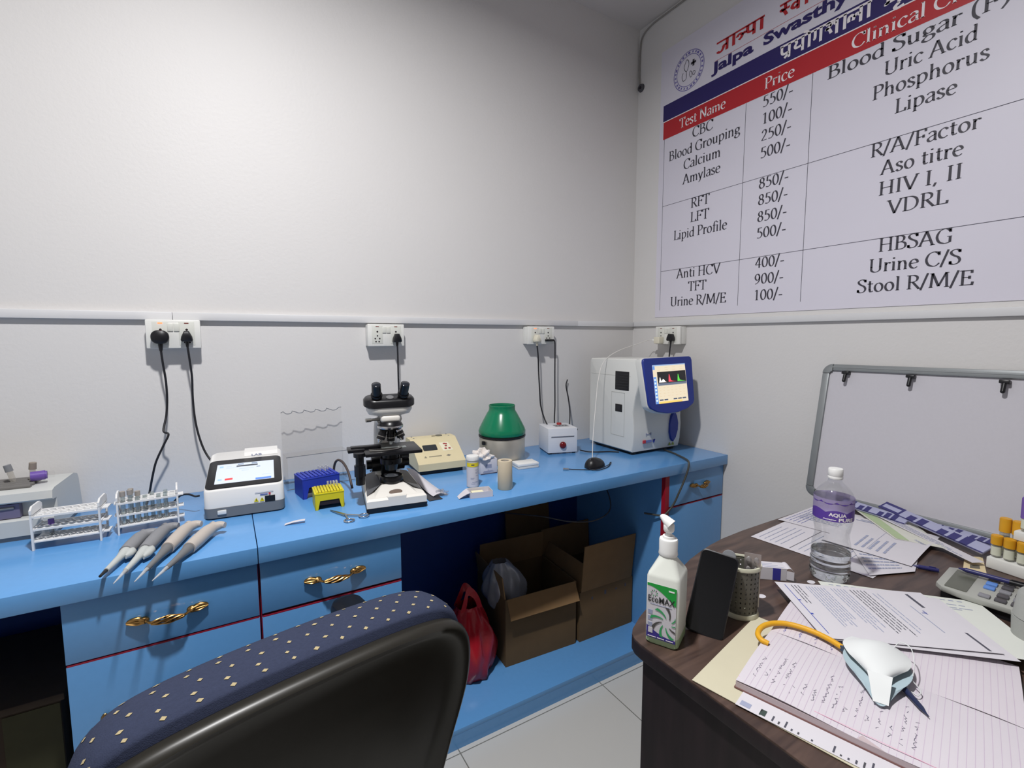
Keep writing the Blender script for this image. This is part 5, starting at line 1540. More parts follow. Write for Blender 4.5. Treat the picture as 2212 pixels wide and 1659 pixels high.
# local: x along the ruled lines, y towards -v
LB = .33
def page(x0, x1, hump):
    return lambda u, v: (x0 + (x1 - x0) * u, -LB * v, .011 + hump * math.sin(math.pi * min(1, max(0, u))) - .002 * v + .002 * math.sin(9 * v) * (1 - u if hump > 0 else u))
PG = mat('page_edges', 'b8a9ac', .85, var=.25, nscale=8, stretch=(1, 1, 220))
COVR = mat('register_cover', '7a5652', .6)
b = MB(COVR); b.box(-.001, .368, -LB - .002, .002, -.0008, .0012); b.build('cover', t, angle=0)
b = MB(PG)
for k, (x0, x1) in enumerate(((0, .1833), (.1827, .365))):
    n = 10
    top_ = [page(x0, x1, .004)(i / n, 0) for i in range(n + 1)]
    prof = [(x, .0013) for x in (x0, x1)]
    r0 = [(x0, 0, .0013)] + [(p[0], 0, p[2] - .0006) for p in top_] + [(x1, 0, .0013)]
    r1 = [(x0, -LB, .0013)] + [(page(x0, x1, .004)(i / n, 1)[0], -LB, page(x0, x1, .004)(i / n, 1)[2] - .0006) for i in range(n + 1)] + [(x1, -LB, .0013)]
    b.loft([r0, r1])
b.build('page_block', t, angle=30)
for k, (x0, x1) in enumerate(((0, .1833), (.1827, .365))):
    pf = page(x0, x1, .004)
    m = MB(PINKP if k == 0 else mat('page_pink_lilac', 'cdc6cd', .85, var=.02))
    m.sheet((lambda u, v, pf=pf: (pf(u, v)[0], pf(u, v)[1], pf(u, v)[2] + .0012)), 12, 12, th=.0004)
    pg = m.build('page', t, angle=40)
    lb = MB(RULE)
    def mark(u0, u1, v0, v1, mm, pf=pf, lb=lb):
        n = max(1, int(abs(u1 - u0) * 12))
        for i in range(n):
            a, c = u0 + (u1 - u0) * i / n, u0 + (u1 - u0) * (i + 1) / n
            lb.poly([(lambda P: (P[0], P[1], P[2] + .0017))(pf(*uv)) for uv in ((a, v0), (c, v0), (c, v1), (a, v1))], mm)
    for i in range(38):
        v = .035 + i * .0252
        mark(.0, 1, v, v + .0022, RULE)
    for v0_ in (.16,):
        pass
    mark(.06, .066, 0.0, .99, mat('margin_pink', 'd8a0b8', .8, var=0)) if k == 0 else None
    lb.build('ruled_lines', pg, angle=0)
    hw = MB(BINK if k else mat('handwriting_grey', '6c6878', .8, var=0))
    for i in range(16 if k == 0 else 4):
        v = .05 + i * .0252 * (1.6 if k == 0 else 3) + .0
        if v > .9:
            break
        u = .12 + .1 * rnd.random() if k == 0 else .05
        e = u + (rnd.uniform(.25, .5) if rnd.random() < .5 else rnd.uniform(.1, .2))
        pts = []
        while u < min(e, .97):
            pts.append((u, v + rnd.uniform(.0, .016)))
            u += .012
            if rnd.random() < .14:
                if len(pts) > 1:
                    ribbon(hw, pts, lambda a: .0028, lambda a, c, pf=pf: (lambda P: (P[0], P[1], P[2] + .0019))(pf(a, c)), None)
                pts = []
                u += .03
        if len(pts) > 1:
            ribbon(hw, pts, lambda a: .0028, lambda a, c, pf=pf: (lambda P: (P[0], P[1], P[2] + .0019))(pf(a, c)), None)
    hw.build('handwriting', pg, angle=0)

def at_z(pts, zs):
    return [(x, y, z) for (x, y), z in zip(pts, zs)]
# loose report sheets across the far page (A4)
base = [(1.033, .586), (1.254, .398), (1.116, .235), (.899, .417)]
def shift(c, dx, dy, dz, rot=0):
    cx = sum(p[0] for p in c) / 4; cy = sum(p[1] for p in c) / 4
    r = math.radians(rot)
    return [(cx + (x - cx) * math.cos(r) - (y - cy) * math.sin(r) + dx, cy + (x - cx) * math.sin(r) + (y - cy) * math.cos(r) + dy, z + dz) for (x, y, z) in c]
top4 = at_z(base, (.7905, .7905, .7978, .7978))
paper('report_sheet', 'white sheet with green tinted print along its far edge, lowest of the front papers', 'paper sheet', shift(top4, .070, -.048, -.0042, -8), mat('paper_greenish', 'd4d7d0', .8, var=.02), 'front report sheets',
      lines=[(.06 + .05 * i, .09 + .05 * i, .05, .065, LINK) for i in range(17)] + textlines(rnd, .05, .9, .14, .3, 5, LINK))
paper('report_sheet', 'white report sheet showing as a rim below the printed one on the register', 'paper sheet', shift(top4, .010, -.018, -.0024, -3), PAPER, 'front report sheets')
L_ = textlines(rnd, .08, .5, .10, .16, 2, INK) + [(.06, .94, .06, .066, BINK)]
LL = []
def col(u0, u1, v0, v1, n, lm, rag):
    """text rows run across the short side"""
    out = []
    for i in range(n):
        u = u0 + (u1 - u0) * i / n
        e = v1 - rnd.random() * rag * (v1 - v0)
        v = v0
        while v < e:
            w_ = rnd.uniform(.04, .12)
            out.append((u, u + .006, v, min(e, v + w_), lm))
            v += w_ + .012
    return out
LL += [(.055, .060, .05, .93, BINK), (.06, .075, .35, .37, BINK), (.06, .075, .6, .62, BINK)]
LL += col(.10, .17, .05, .5, 3, INK, .5) + col(.20, .34, .06, .8, 7, LINK, .25) + col(.37, .48, .06, .85, 5, LINK, .3) + col(.50, .62, .06, .85, 5, INK, .5) + col(.64, .70, .1, .8, 2, LINK, .3)
LL += [(.87, .89, .06, .32, INK), (.93, .945, .72, .98, INK), (.80, .806, .3, .75, LINK)] + [(.84, .85, .38 + .012 * i, .386 + .012 * i, BINK) for i in range(6)] + [(.82 + .004 * i, .826 + .004 * i, .42, .43, BINK) for i in range(7)]
paper('report_sheet', 'white printed report sheet with rows of text, topmost of the front papers', 'paper sheet', top4, PAPER, 'front report sheets', lines=LL)

# papers further back, in front of the leaning board
pa = at_z([(1.262, .790), (1.283, .497), (1.492, .512), (1.471, .805)], (ZD + .0012, ZD + .0014, ZD + .0014, ZD + .0012))
paper('lab_form', 'white printed form lying alone furthest left behind the water bottle', 'paper sheet', pa, PAPER, 'forms at the back of the desk', lines=col(.05, .3, .08, .9, 5, LINK, .3) + [(.34, .345, .05, .95, INK)] + col(.4, .8, .1, .9, 8, LINK, .4))
paper('lab_form', 'white form with blue heading under the board, behind the bottle', 'paper sheet', at_z([(1.45, .822), (1.49, .60), (1.72, .64), (1.68, .828)], (ZD + .003, ZD + .003, ZD + .003, ZD + .003)), PAPER, 'forms at the back of the desk', lines=col(.05, .3, .08, .9, 5, BINK, .3) + textlines(rnd, .1, .9, .3, .6, 6, LINK))
paper('lab_form', 'white form whose corner points to the calculator, lower of the two overlapping', 'paper sheet', at_z([(1.285, .505), (1.40, .458), (1.62, .52), (1.55, .70)], (ZD + .0045,) * 4), PAPER, 'forms at the back of the desk', lines=textlines(rnd, .06, .9, .1, .5, 6, LINK))
paper('lab_form', 'white form curling up beside the calculator, topmost of the back papers', 'paper sheet', at_z([(1.418, .472), (1.690, .503), (1.66, .70), (1.40, .672)], (ZD + .0075, ZD + .0115, ZD + .011, ZD + .007)), PAPER, 'forms at the back of the desk', bend=.004,
      lines=[(.88, .90, .04, .95, LINK), (.92, .94, .1, .9, LINK), (.80, .812, .2, .6, INK)] + [(.6 + .02 * i, .612 + .02 * i, .04 + .03 * i, .1 + .03 * i, LINK) for i in range(6)] + textlines(rnd, .1, .5, .3, .7, 5, LINK) + [(.1, .7, .5, .504, LINK)])
# printed strips and cards by the board
GRN2 = mat('pale_green_card', 'aebf98', .7); STRB = mat('strip_navy', '38366e', .4); STRW = mat('strip_lilac', 'a3a5c2', .3)
def strip(label, A, B, w_, tilt=25, th=.007):
    A, B = Vector(A), Vector(B)
    d = B - A
    t = thing('test_kit_strip', label, 'test kit strip', A, group='printed strips by the board', rot=(tilt, -math.degrees(math.atan2(d.z, math.hypot(d.x, d.y))), math.degrees(math.atan2(d.y, d.x))))
    L = d.length
    b = MB(STRW); b.box(0, L, -w_ / 2, w_ / 2, 0, th, bev=.002); b.build('pouch', t)
    b = MB(STRB)
    b.box(0, L, -w_ / 2, -w_ / 2 + .003, th, th + .0006); b.box(0, L * .22, -w_ / 2, w_ / 2, th, th + .0006); b.box(.006, L * .2, -w_ * .22, w_ * .22, th + .0006, th + .001, m=STRW)
    for k in range(3, 9):
        if k not in (5,):
            b.box(L * k / 10, L * (k + .7) / 10, -w_ / 2, w_ * (.15 + .16 * (k % 3)), th, th + .0006)
    b.build('pouch_print', t, angle=0)
    return t
paper('green_card', 'pale grey card with green edge lying under the navy printed strips', 'card', at_z([(1.56, .56), (1.60, .46), (1.76, .60), (1.73, .74)], (ZD + .0135,) * 4), mat('pale_card', 'd2d2c8', .7), lines=[(.05, .3, .02, .98, GRN2)])
strip('navy and white printed strip nearest the whiteboard corner, partly under papers', (1.735, .775, ZD + .022), (1.705, .585, ZD + .020), .032)
strip('long navy and white printed strip running to the yellow capped tubes', (1.757, .668, ZD + .036), (1.648, .395, ZD + .019), .034)
strip('dark printed strip lying flat behind the long one beside the yellow tubes', (1.775, .56, ZD + .014), (1.735, .385, ZD + .012), .030, 15)
paper('white_folded_leaflet', 'white folded leaflet under the long navy strip, pointing at the label', 'leaflet', at_z([(1.70, .66), (1.56, .40), (1.59, .385), (1.735, .645)], (ZD + .0185, ZD + .011, ZD + .0105, ZD + .0185)), PAPER, lines=textlines(rnd, .1, .9, .2, .8, 3, LINK))
paper('cream_label', 'cream paper label strip with a small printed square beside the calculator', 'label', at_z([(1.62, .431), (1.486, .396), (1.518, .360), (1.653, .405)], (ZD + .0008,) * 4), mat('cream_label_paper', 'ddcba4', .7), lines=[(.45, .62, .3, .75, mat('print_grey', '6e6a60', .8, var=0))])

# ---- hand sanitiser
t = thing('sanitiser_bottle', 'white pump bottle of green hand sanitiser at the desk corner', 'pump bottle', (.691, .5925, ZD + .0004), -63.4)
BOT = mat('bottle_translucent_white', 'd9dcd4', .35, var=.03)
GEL = mat('bottle_green_base', 'a9c49a', .35, var=.05)
b = MB(BOT)
def sqr(w_, d_, z, r=.008):
    return [(x, y, z) for x, y in rrect(w_, d_, min(r, w_ * .45, d_ * .45), 4)]
b.loft([sqr(.056, .064, .0202), sqr(.060, .067, .0205), sqr(.060, .067, .128), sqr(.056, .063, .134), sqr(.032, .034, .158, .014), sqr(.031, .031, .164, .0145)]); b.build('bottle', t, angle=35)
b = MB(GEL); b.loft([sqr(.054, .061, 0), sqr(.0595, .0665, .004), sqr(.0600, .0670, .0204)]); b.build('bottle_base', t, angle=35)
b = MB(WHITEP); b.lathe([(.0165, .163), (.0175, .165), (.0165, .171), (.0168, .191), (.0158, .194), (.011, .1945), (.0105, .199), (.006, .199), (.0052, .206)], n=32); b.build('pump_collar', t)
b = MB(WHITEP)
b.lathe([(.0052, .2055), (.0085, .207), (.0098, .210), (.0098, .220), (.0085, .222)], n=24)
b.tube([(.004, -.001, .2205), (-.002, .0, .2250), (-.008, .003, .2285), (-.0135, .006, .2300), (-.0165, .0075, .2260)], lambda q: .0088 * (1 - q) ** .7 + .0022, n=12)
b.build('pump_head', t, angle=50)
yF = -.0338
b = MB(PAPER); b.box(-.027, .0255, yF, yF + .0006, .0125, .117); b.build('label', t, angle=0)
GRL = mat('label_green', '1c9a3c', .5, var=0); VIO = mat('label_indigo', '3a2f86', .5, var=0); PET = mat('label_petal_green', '35a060', .5, var=0); DPET = mat('label_petal_dark', '4c4a48', .5, var=0)
b = MB(GRL)
F2 = lambda x, z, k=1: (x, yF - .0004 * k, z)
pts = [F2(-.027, .117), F2(.0255, .117), F2(.0255, .082)]
for k_ in range(9):
    a = k_ / 8
    pts.append(F2(.0255 - .0525 * a, .082 + .030 * math.sin(a * math.pi / 2) * 1.0))
b.poly(pts); 
pts = [F2(-.027, .0125), F2(.0255, .0125), F2(.0255, .0185)]
for k_ in range(9):
    a = k_ / 8
    pts.append(F2(.0255 - .0525 * a, .0185 + .018 * a ** 2.2))
b.poly(pts, VIO)
for i in range(9):
    a0 = math.radians(20 + i * 40)
    c = (.010, .048)
    p_ = []
    for s_ in range(6):
        f = s_ / 5
        r = .009 + .021 * f
        a = a0 + .55 * f
        p_.append((c[0] + r * math.cos(a), c[1] + r * math.sin(a), .0015 + .0052 * f ** 1.2))
    Lp, Rp = [], []
    for k_, (x, z, w_) in enumerate(p_):
        a = a0 + .55 * k_ / 5
        Lp.append((max(-.0265, min(.025, x - math.sin(a) * w_ / 2)), z + math.cos(a) * w_ / 2)); Rp.append((max(-.0265, min(.025, x + math.sin(a) * w_ / 2)), z - math.cos(a) * w_ / 2))
    b.add([F2(x, z, 2) for x, z in Lp + Rp], [(k_, k_ + 1, 6 + k_ + 1, 6 + k_) for k_ in range(5)], (PET, DPET, PET)[i % 3])
for i in range(9):
    a = math.radians(i * 40)
    b.add([F2(-.014 + r * math.cos(a + o_), .099 + r * math.sin(a + o_), 1) for r, o_ in ((.0025, 0), (.0065, .05), (.0068, .35), (.0045, .25))], [(0, 1, 2, 3)], DPET if i % 2 else PET)
for i in range(3):
    b.box(-.0245, -.0165, yF - .0005, yF, .058 - i * .012, .066 - i * .012, m=LINK)
b.box(-.0235, -.0155, yF - .0009, yF - .0004, .022, .032, m=PAPER)
b.box(-.021, .018, yF - .0005, yF, .0775, .0785, m=LINK)
for x0, x1 in ((-.024, -.009), (-.007, .006), (.009, .022)):
    b.box(x0, x1, yF - .0009, yF - .0005, .0148, .016, m=BWHT)
b.box(.012, .022, yF - .0009, yF - .0003, .1085, .111, m=BWHT)
b.build('label_artwork', t, angle=0)
b = MB(mat('label_black', '2a2a2c', .5, var=0))
Mt = Matrix.Translation((-.0255, yF - .0009, .0825)) @ Matrix.Rotation(math.radians(90), 4, 'X')
sans(b, 'EcoMAX', Mt, .0168, width=.048, bold=.0002); b.build('label_lettering', t, angle=0)

# ---- phone leaning on the pen holder
B0, T0 = Vector((.7555, .5605, ZD + .0005)), Vector((.828, .5795, ZD + .140))
yv = (T0 - B0).normalized(); xv = Vector((.5, -.866, 0)); xv = (xv - yv * xv.dot(yv)).normalized(); zv = xv.cross(yv)
Mp = Matrix(((xv.x, yv.x, zv.x, B0.x), (xv.y, yv.y, zv.y, B0.y), (xv.z, yv.z, zv.z, B0.z), (0, 0, 0, 1)))
t = thing('mobile_phone', 'black mobile phone leaning against the grey pen holder', 'mobile phone')
t.matrix_world = Mp
b = MB(BLACKP); b.prism(rrect(.070, .157, .010, 6, 0, .0785), -.008, 0, 'z', ch=.0015); b.build('body', t, angle=40)
b = MB(mat('phone_screen', '08090c', .08, var=0)); b.prism(rrect(.066, .152, .009, 6, 0, .0785), 0, .0004, 'z'); b.build('screen', t, angle=0)
b = MB(BLACKP); b.box(.0345, .0362, .095, .112, -.006, -.003, bev=.0006); b.build('side_button', t)

# ---- pen holder
t = thing('pen_holder', 'grey perforated plastic pen holder with a cream rim', 'pen holder', (.889, .574, ZD + .0004))
R0, R1, HH = .0325, .036, .108
PH = mat('pen_holder_grey', '5c5b53', .5)
b = MB(PH)
NS, NR = 96, 27
def hp(i, j, off=0):
    z = .010 + (HH - .016) * j / NR
    r = R0 + (R1 - R0) * z / HH + off
    a = 2 * math.pi * i / NS
    return (r * math.cos(a), r * math.sin(a), z)
for off in (0, -.002):
    vs = [hp(i, j, off) for j in range(NR + 1) for i in range(NS)]
    fs = []
    for j in range(NR):
        for i in range(NS):
            if i % 4 == 1 and j % 3 == 1:
                continue
            k_ = (i + 1) % NS
            fs.append((j * NS + i, j * NS + k_, (j + 1) * NS + k_, (j + 1) * NS + i))
    b.add(vs, fs)
b.build('basket', t, angle=30)
CRM = mat('rim_cream', 'c9c8b4', .45)
b = MB(CRM); b.lathe([(R1 - .0025, HH - .007), (R1 + .0015, HH - .007), (R1 + .002, HH - .003), (R1 + .001, HH), (R1 - .002, HH), (R1 - .0028, HH - .003)], n=48, caps=False); b.build('rim', t)
b = MB(CRM); b.lathe([(R0 + .003, 0), (R0 + .004, .003), (R0 + .002, .010), (R0 - .003, .010), (R0 - .003, .002), (.001, .002)], n=48); b.build('base_ring', t)
t = thing('blister_pack', 'silver blister strip standing in the pen holder', 'blister pack', (.898, .556, ZD + .02), rot=(8, 0, -58))
b = MB(mat('blister_foil', 'a39c9c', .35, metal=.5, var=.12, nscale=60)); b.box(-.015, .015, -.0004, .0004, 0, .118); b.build('foil', t, angle=0)
b = MB(clear_mat('blister_plastic', 'd8d4d4', .3, .3))
for i in range(2):
    for j in range(5):
        b.ball((-.007 + .014 * i, -.0006, .015 + .022 * j), (.005, .003, .008), nu=10, nv=6)
b.build('blister', t)
tag(MB(MGREY).lathe([(.001, 0), (.0125, .0005), (.0135, .003), (.0125, .0055), (.001, .006)], n=26).build('round_tin'), 'small round grey tin lid standing at the back of the pen holder', 'tin lid')
o = bpy.data.objects['round_tin']; o.location = (.874, .592, ZD + .115); o.rotation_euler = (math.radians(70), 0, math.radians(-60))
t = thing('marker_pen', 'dark marker pen standing inside the pen holder', 'pen', (.883, .572, ZD + .012), rot=(6, 5, 0)); b = MB(BLACKP); b.cyl((0, 0, 0), (0, 0, .07), .005, n=14); b.build('barrel', t); b = MB(DGREY); b.cyl((0, 0, .07), (0, 0, .098), .0056, n=14); b.build('cap', t)

# ---- small medicine carton
t = thing('medicine_box', 'small open white carton with blue stripe and red mark behind the pen holder', 'box', (1.018, .664, ZD + .0003), -41)
b = MB(PAPER)
WMB, DMB, HMB = .105, .034, .029
for a in ((0, WMB, 0, .0006, 0, HMB), (0, WMB, DMB - .0006, DMB, 0, HMB), (0, WMB, 0, DMB, 0, .0006), (0, WMB, 0, DMB, HMB - .0006, HMB)):
    b.box(*a)
b.build('carton', t, angle=0)
b = MB(PAPER); b.sheet(lambda u, v: (WMB + .017 * u, DMB * v, HMB - .0003 + .004 * math.sin(u * 2.6) - .010 * u * u), 5, 2, th=.0005); b.build('end_flap', t)
b = MB(PAPER); b.sheet(lambda u, v: (WMB + .014 * u, .0004 - .006 * u, .004 + .02 * v), 3, 2, th=.0005); b.build('side_flap', t)
b = MB(mat('box_indigo', '3c3a96', .5, var=0)); b.box(.075, .092, -.0006, 0, .001, HMB); b.box(.034, .047, -.0006, 0, .008, .019, m=mat('box_red', 'c4452e', .5, var=0)); b.box(.037, .044, -.001, -.0006, .011, .016, m=PAPER)
for i in range(3):
    b.box(.05, .10 - .01 * i, .006 + .008 * i, .0075 + .008 * i, HMB, HMB + .0004, m=LINK)
b.build('carton_print', t, angle=0)
for (x, y), lb_ in (((1.142, .563), 'small white paper disc on the desk left of the water bottle'), ((.985, .585), 'small white paper disc on the desk in front of the medicine carton')):
    o = tag(MB(PAPER).lathe([(.001, .0006), (.0095, .0006), (.0095, 0), (.001, 0)], n=24, sy=.8).build('paper_disc', angle=0), lb_, 'paper disc', 'white paper discs'); o.location = (x, y, ZD + .0002)

# ---- water bottle
t = thing('water_bottle', 'clear plastic water bottle with purple label and white cap, about a third full', 'water bottle', (1.2035, .5545, ZD + .0003))
PET_ = clear_mat('bottle_plastic', 'fbfcfc', .17, .015, .04)
prof = [(.026, .0), (.036, .001), (.0405, .008), (.0425, .018), (.0405, .024), (.0422, .032), (.0402, .039), (.0418, .047), (.0398, .054), (.0412, .062), (.0395, .07), (.0400, .078), (.0380, .09), (.0355, .102), (.0352, .112), (.0372, .124), (.0392, .136), (.0402, .150), (.0404, .188), (.0395, .198), (.034, .211), (.024, .223), (.0165, .230), (.0140, .234), (.0138, .246)]
pp = [(p.x, p.y) for p in catmull([(r, z, 0) for r, z in prof], 3)]
b = MB(PET_); b.lathe(pp, n=48, caps=False); b.lathe([(.026, 0), (.001, .006)], n=48, caps=False); b.build('bottle', t, angle=180)
WAT = mat('water', 'f4f8fa', .02, var=0, trans=1.0, ior=1.33)
wp = [(r - .0012, max(z, .0015)) for r, z in pp if z < .067]
b = MB(WAT); b.lathe([(.001, .0062)] + wp + [(wp[-1][0], .067), (.001, .067)], n=48, caps=True); b.build('water', t, angle=60)
b = MB(WHITEP); b.lathe([(.0150, .2395), (.0154, .2405), (.0152, .2445), (.0146, .2455), (.0152, .2465), (.0150, .261), (.0138, .2628), (.001, .263)], n=40); b.build('cap', t)
VLT = mat('label_violet', '5a3f98', .35, var=.03); LAV = clear_mat('label_lavender', 'c4b8de', .1, .5, .3)
b = MB(LAV); arcband(b, .0408, .148, .198, 0, 360, n=48); b.build('label', t, angle=180)
b = MB(VLT)
aC = -140
def wav(r, z0, z1, a0, a1, amp, fr, n=24):
    vs = []
    for i in range(n + 1):
        a = math.radians(a0 + (a1 - a0) * i / n)
        vs += [(r * math.cos(a), r * math.sin(a), z0), (r * math.cos(a), r * math.sin(a), z1 + amp * abs(math.sin(fr * i / n * math.pi)))]
    b.add(vs, [(2 * i, 2 * i + 2, 2 * i + 3, 2 * i + 1) for i in range(n)])
wav(.0411, .148, .168, aC - 95, aC + 82, .006, 3)
vs = []
wav(.0411, .1895, .1935, aC - 95, aC + 82, -.007, 4)
b.build('label_print', t, angle=180)
def wrap(mb, text, size, zc, r, width, ang, m=None):
    q_ = MB(m); sans(q_, text, Matrix.Identity(4), size, m, 'CENTER', width=width, bold=.0004)
    mb.add([(r * math.cos(math.radians(ang) + v.x / r), r * math.sin(math.radians(ang) + v.x / r), zc + v.y) for v in q_.v], q_.f, m)
b = MB(BWHT); wrap(b, 'AQUA', .0105, .1605, .0413, .036, aC - 2); wrap(b, 'PURE', .0105, .1500, .0413, .034, aC + 24); wrap(b, '~~~', .0105, .1495, .0413, .026, aC - 24); b.build('label_lettering', t, angle=0)

# ---- yellow rubber cord with dark end
t = thing('rubber_cord', 'yellow rubber cord with a dark end curling across the register', 'rubber cord', (.80, .47, .80))
pts = [(.806, .462, .7925), (.803, .474, .7945), (.812, .486, .7965), (.838, .494, .7965), (.866, .490, .7965), (.888, .472, .7975), (.900, .440, .7985), (.902, .410, .7985), (.8985, .385, .7975)]
o = Vector((.80, .47, .80))
b = MB(mat('cord_yellow', 'dba21c', .5, var=.1, nscale=80)); b.tube([Vector(p) - o for p in pts], .0048, n=12); b.build('cord', t, angle=60)
b = MB(DGREY); b.tube([Vector((.8985, .387, .7975)) - o, Vector((.8965, .368, .797)) - o], .0062, n=4, smooth=False, m=mat('cord_end_dark', '39485a', .5)); b.build('end_piece', t, angle=30)

# ---- folded white mask
t = thing('face_mask', 'crumpled white face mask with pale blue inside lying on the register', 'face mask', (.882, .327, .7915), math.degrees(math.atan2(-.43, -.90)))
t.scale = (.80, .62, .74)
# local x: towards the near tip, y: across
MSK = mat('mask_white', 'dcdfdf', .85, var=.02); MIN = mat('mask_inside_blue', 'a9bcc4', .85, var=.04)
def upper(u, v):
    y = -1 + 2 * u
    x = -.095 + .165 * v
    w_ = (.030 + .060 * math.sin(math.pi * min(1, .15 + v * .85)) ** .8) * (1 - .35 * max(0, v - .7) / .3)
    h = .012 + .036 * math.sin(math.pi * (.08 + .80 * v)) * (1 - .55 * y * y) + .003 * math.sin(6 * v + 3 * y)
    return (x - .03 * y * y * v, y * w_ * .82, h)
b = MB(MSK); b.sheet(upper, 16, 14, th=.0012); b.build('outer_layer', t, angle=50)
def lower(u, v):
    y = -1 + 2 * u
    x = -.06 + .165 * v
    w_ = .026 + .056 * math.sin(math.pi * min(1, .2 + v * .75))
    return (x - .045 * y * y * v, y * w_ * .9, .002 + .020 * (1 - v) * (1 - y * y) + .016 * y * y * (1 - .3 * v))
b = MB(MIN); b.sheet(lower, 14, 12, th=.001); b.build('inner_layer', t, angle=50)
b = MB(MSK); b.sheet(lambda u, v: (.05 + .05 * v, (-.5 + u) * (.052 - .022 * v), .034 - .027 * v + .003 * math.sin(5 * v)), 6, 6, th=.0012); b.build('nose_fold', t, angle=40)
for s, pts in ((1, [(-.07, .04, .030), (-.085, .055, .040), (-.070, .075, .042), (-.03, .078, .034), (.0, .072, .020)]), (-1, [(.0, .072, .010), (.02, .085, .006), (.035, .078, .003), (.03, .066, .004)])):
    b = MB(MSK); b.tube(pts, .0012, n=6); b.build('ear_loop', t, angle=60)
t = thing('pen', 'dark blue pen lying on the register, its tip showing beyond the mask', 'pen', (.842, .246, .7935), math.degrees(math.atan2(.76, .65)))
b = MB(mat('pen_dark_blue', '232c4c', .35)); b.loft([[(x, r * math.cos(2 * math.pi * k / 14), r * math.sin(2 * math.pi * k / 14)) for k in range(14)] for x, r in ((0, .0006), (.006, .0012), (.016, .0036), (.055, .0045), (.06, .0046))]); b.build('pen_tip', t, angle=40)
b = MB(mat('pen_blue_barrel', '2a356c', .35)); b.cyl((.06, 0, 0), (.135, 0, 0), .0042, n=14); b.build('barrel', t)

# ---- calculator and pens
t = thing('calculator', 'grey desk calculator with dark display and blue keys', 'calculator', (1.300, .392, ZD + .0004), -84)
# local x runs towards -y (right in view), local y runs away from the viewer
CG = mat('calculator_grey', 'a3a49e', .45)
b = MB(BLACKP); b.prism([(.012, .006), (.19, .006), (.19, .138), (.012, .138)], 0, .018, 'z'); b.build('lower_case', t, angle=0)
b = MB(CG); b.prism([(.0, .022), (.012, .006), (.04, -.002), (.19, -.002), (.196, .006), (.196, .138), (.19, .144), (.012, .144), (.0, .136)], .018, .029, 'z', ch=.002); b.build('upper_case', t, angle=35)
b = MB(mat('lcd_dark', '5a5c50', .25)); b.prism(rrect(.036, .118, .003, 3, .033, .072), .029, .0302, 'z'); b.build('display', t, angle=0)
KB = mat('key_blue', '5f8ad0', .45); KD = mat('key_charcoal', '4c4a4e', .45); KP = mat('key_grey', '84848a', .45)
for i, x in enumerate((.068, .092, .116, .140, .164)):
    for j in range(5):
        y = .012 + j * .026
        mm = KB if (i == 0 and j in (2, 3)) else (KD if (i + j) % 3 else KP)
        if i == 0 and j == 1:
            continue
        b = MB(mm); b.box(x, x + .018, y, y + .017, .0288, .0335, bev=.0018); b.build('key', t)
def pen(label, A, B, bm, cm):
    A, B = Vector(A), Vector(B); d = B - A
    t = thing('pen', label, 'pen', A, rot=(0, -math.degrees(math.atan2(d.z, math.hypot(d.x, d.y))), math.degrees(math.atan2(d.y, d.x))))
    L = d.length
    b = MB(bm); b.cyl((.012, 0, 0), (L * .62, 0, 0), .005, n=14); b.cyl((0, 0, 0), (.012, 0, 0), .001, .0042, n=12); b.build('barrel', t)
    b = MB(cm); b.cyl((L * .62, 0, 0), (L, 0, 0), .0052, .0048, n=14); b.box(L * .64, L * .9, -.0012, .0012, .005, .0068, bev=.0004); b.build('cap', t)
NAVP = mat('pen_navy', '2c2c62', .35)
pen('navy pen lying across the calculator keys', (1.415, .385, ZD + .0405), (1.435, .255, ZD + .0405), NAVP, BLACKP)
pen('navy pen poking out from under the calculator towards the papers', (1.43, .475, ZD + .0055), (1.452, .43, ZD + .0055), NAVP, NAVP)

# ---- frosted cups at the right edge
FROST = clear_mat('frosted_plastic', 'c6c8c4', .12, .62, .3)
for k_, (z, r0, r1, h, lb_) in enumerate(((ZD + .0004, .040, .043, .056, 'frosted plastic cup at the right edge of the desk, lower of two stacked'), (ZD + .0575, .042, .037, .046, 'frosted plastic cup upside down on the lower one'))):
    o = tag(MB(FROST).lathe([(.001, .002), (r0 - .003, .002), (r0, .0), (r1, h), (r1 - .0015, h), (r0 - .0015, .004)] if k_ == 0 else [(r0, 0), (r0 - .001, .004), (r1, h - .004), (r1 - .003, h), (.001, h - .001)], n=40).build('plastic_cup'), lb_, 'plastic cup', 'stacked frosted cups')
    o.location = (1.246, .216, z)

# ---- blood tube racks at the right
YC = mat('cap_yellow', 'd9a025', .45, var=.05); PC = clear_mat('cap_purple_clear', '8a6cc0', .15, .78, .2); FOAM = mat('foam_rack', 'dcdcd8', .7)
TB = clear_mat('blood_tube_plastic', 'e8e8e0', .2, .25)
def foam(label, loc, rz, L, D, H):
    t = thing('foam_tube_rack', label, 'tube rack', loc, rz, 'white foam tube racks')
    b = MB(FOAM); b.box(0, L, 0, D, 0, H, bev=.003); b.build('block', t)
    return t
fr1 = foam('white foam rack of yellow capped tubes at the right of the desk', (1.588, .383, ZD + .0003), -98, .150, .068, .028)
def btube(label, cap, loc, h, grp):
    v = thing('blood_tube', label, 'blood tube', loc, 0, grp)
    b = MB(TB); b.lathe([(.002, 0), (.0085, .002), (.0095, .006), (.0095, h - .014)], n=16); b.build('tube', v)
    b = MB(mat('tube_sticker', 'd4d6c4', .6)); b.lathe([(.0097, h * .1), (.0097, h * .5)], n=16, caps=False); b.build('sticker', v)
    b = MB(cap); ch = .022 if h < .06 else (.034 if cap is YC else .050); b.cyl((0, 0, h - ch), (0, 0, h - .002), .0112, .0116, n=20); b.cyl((0, 0, h - .002), (0, 0, h), .0104, n=18); b.build('cap', v)
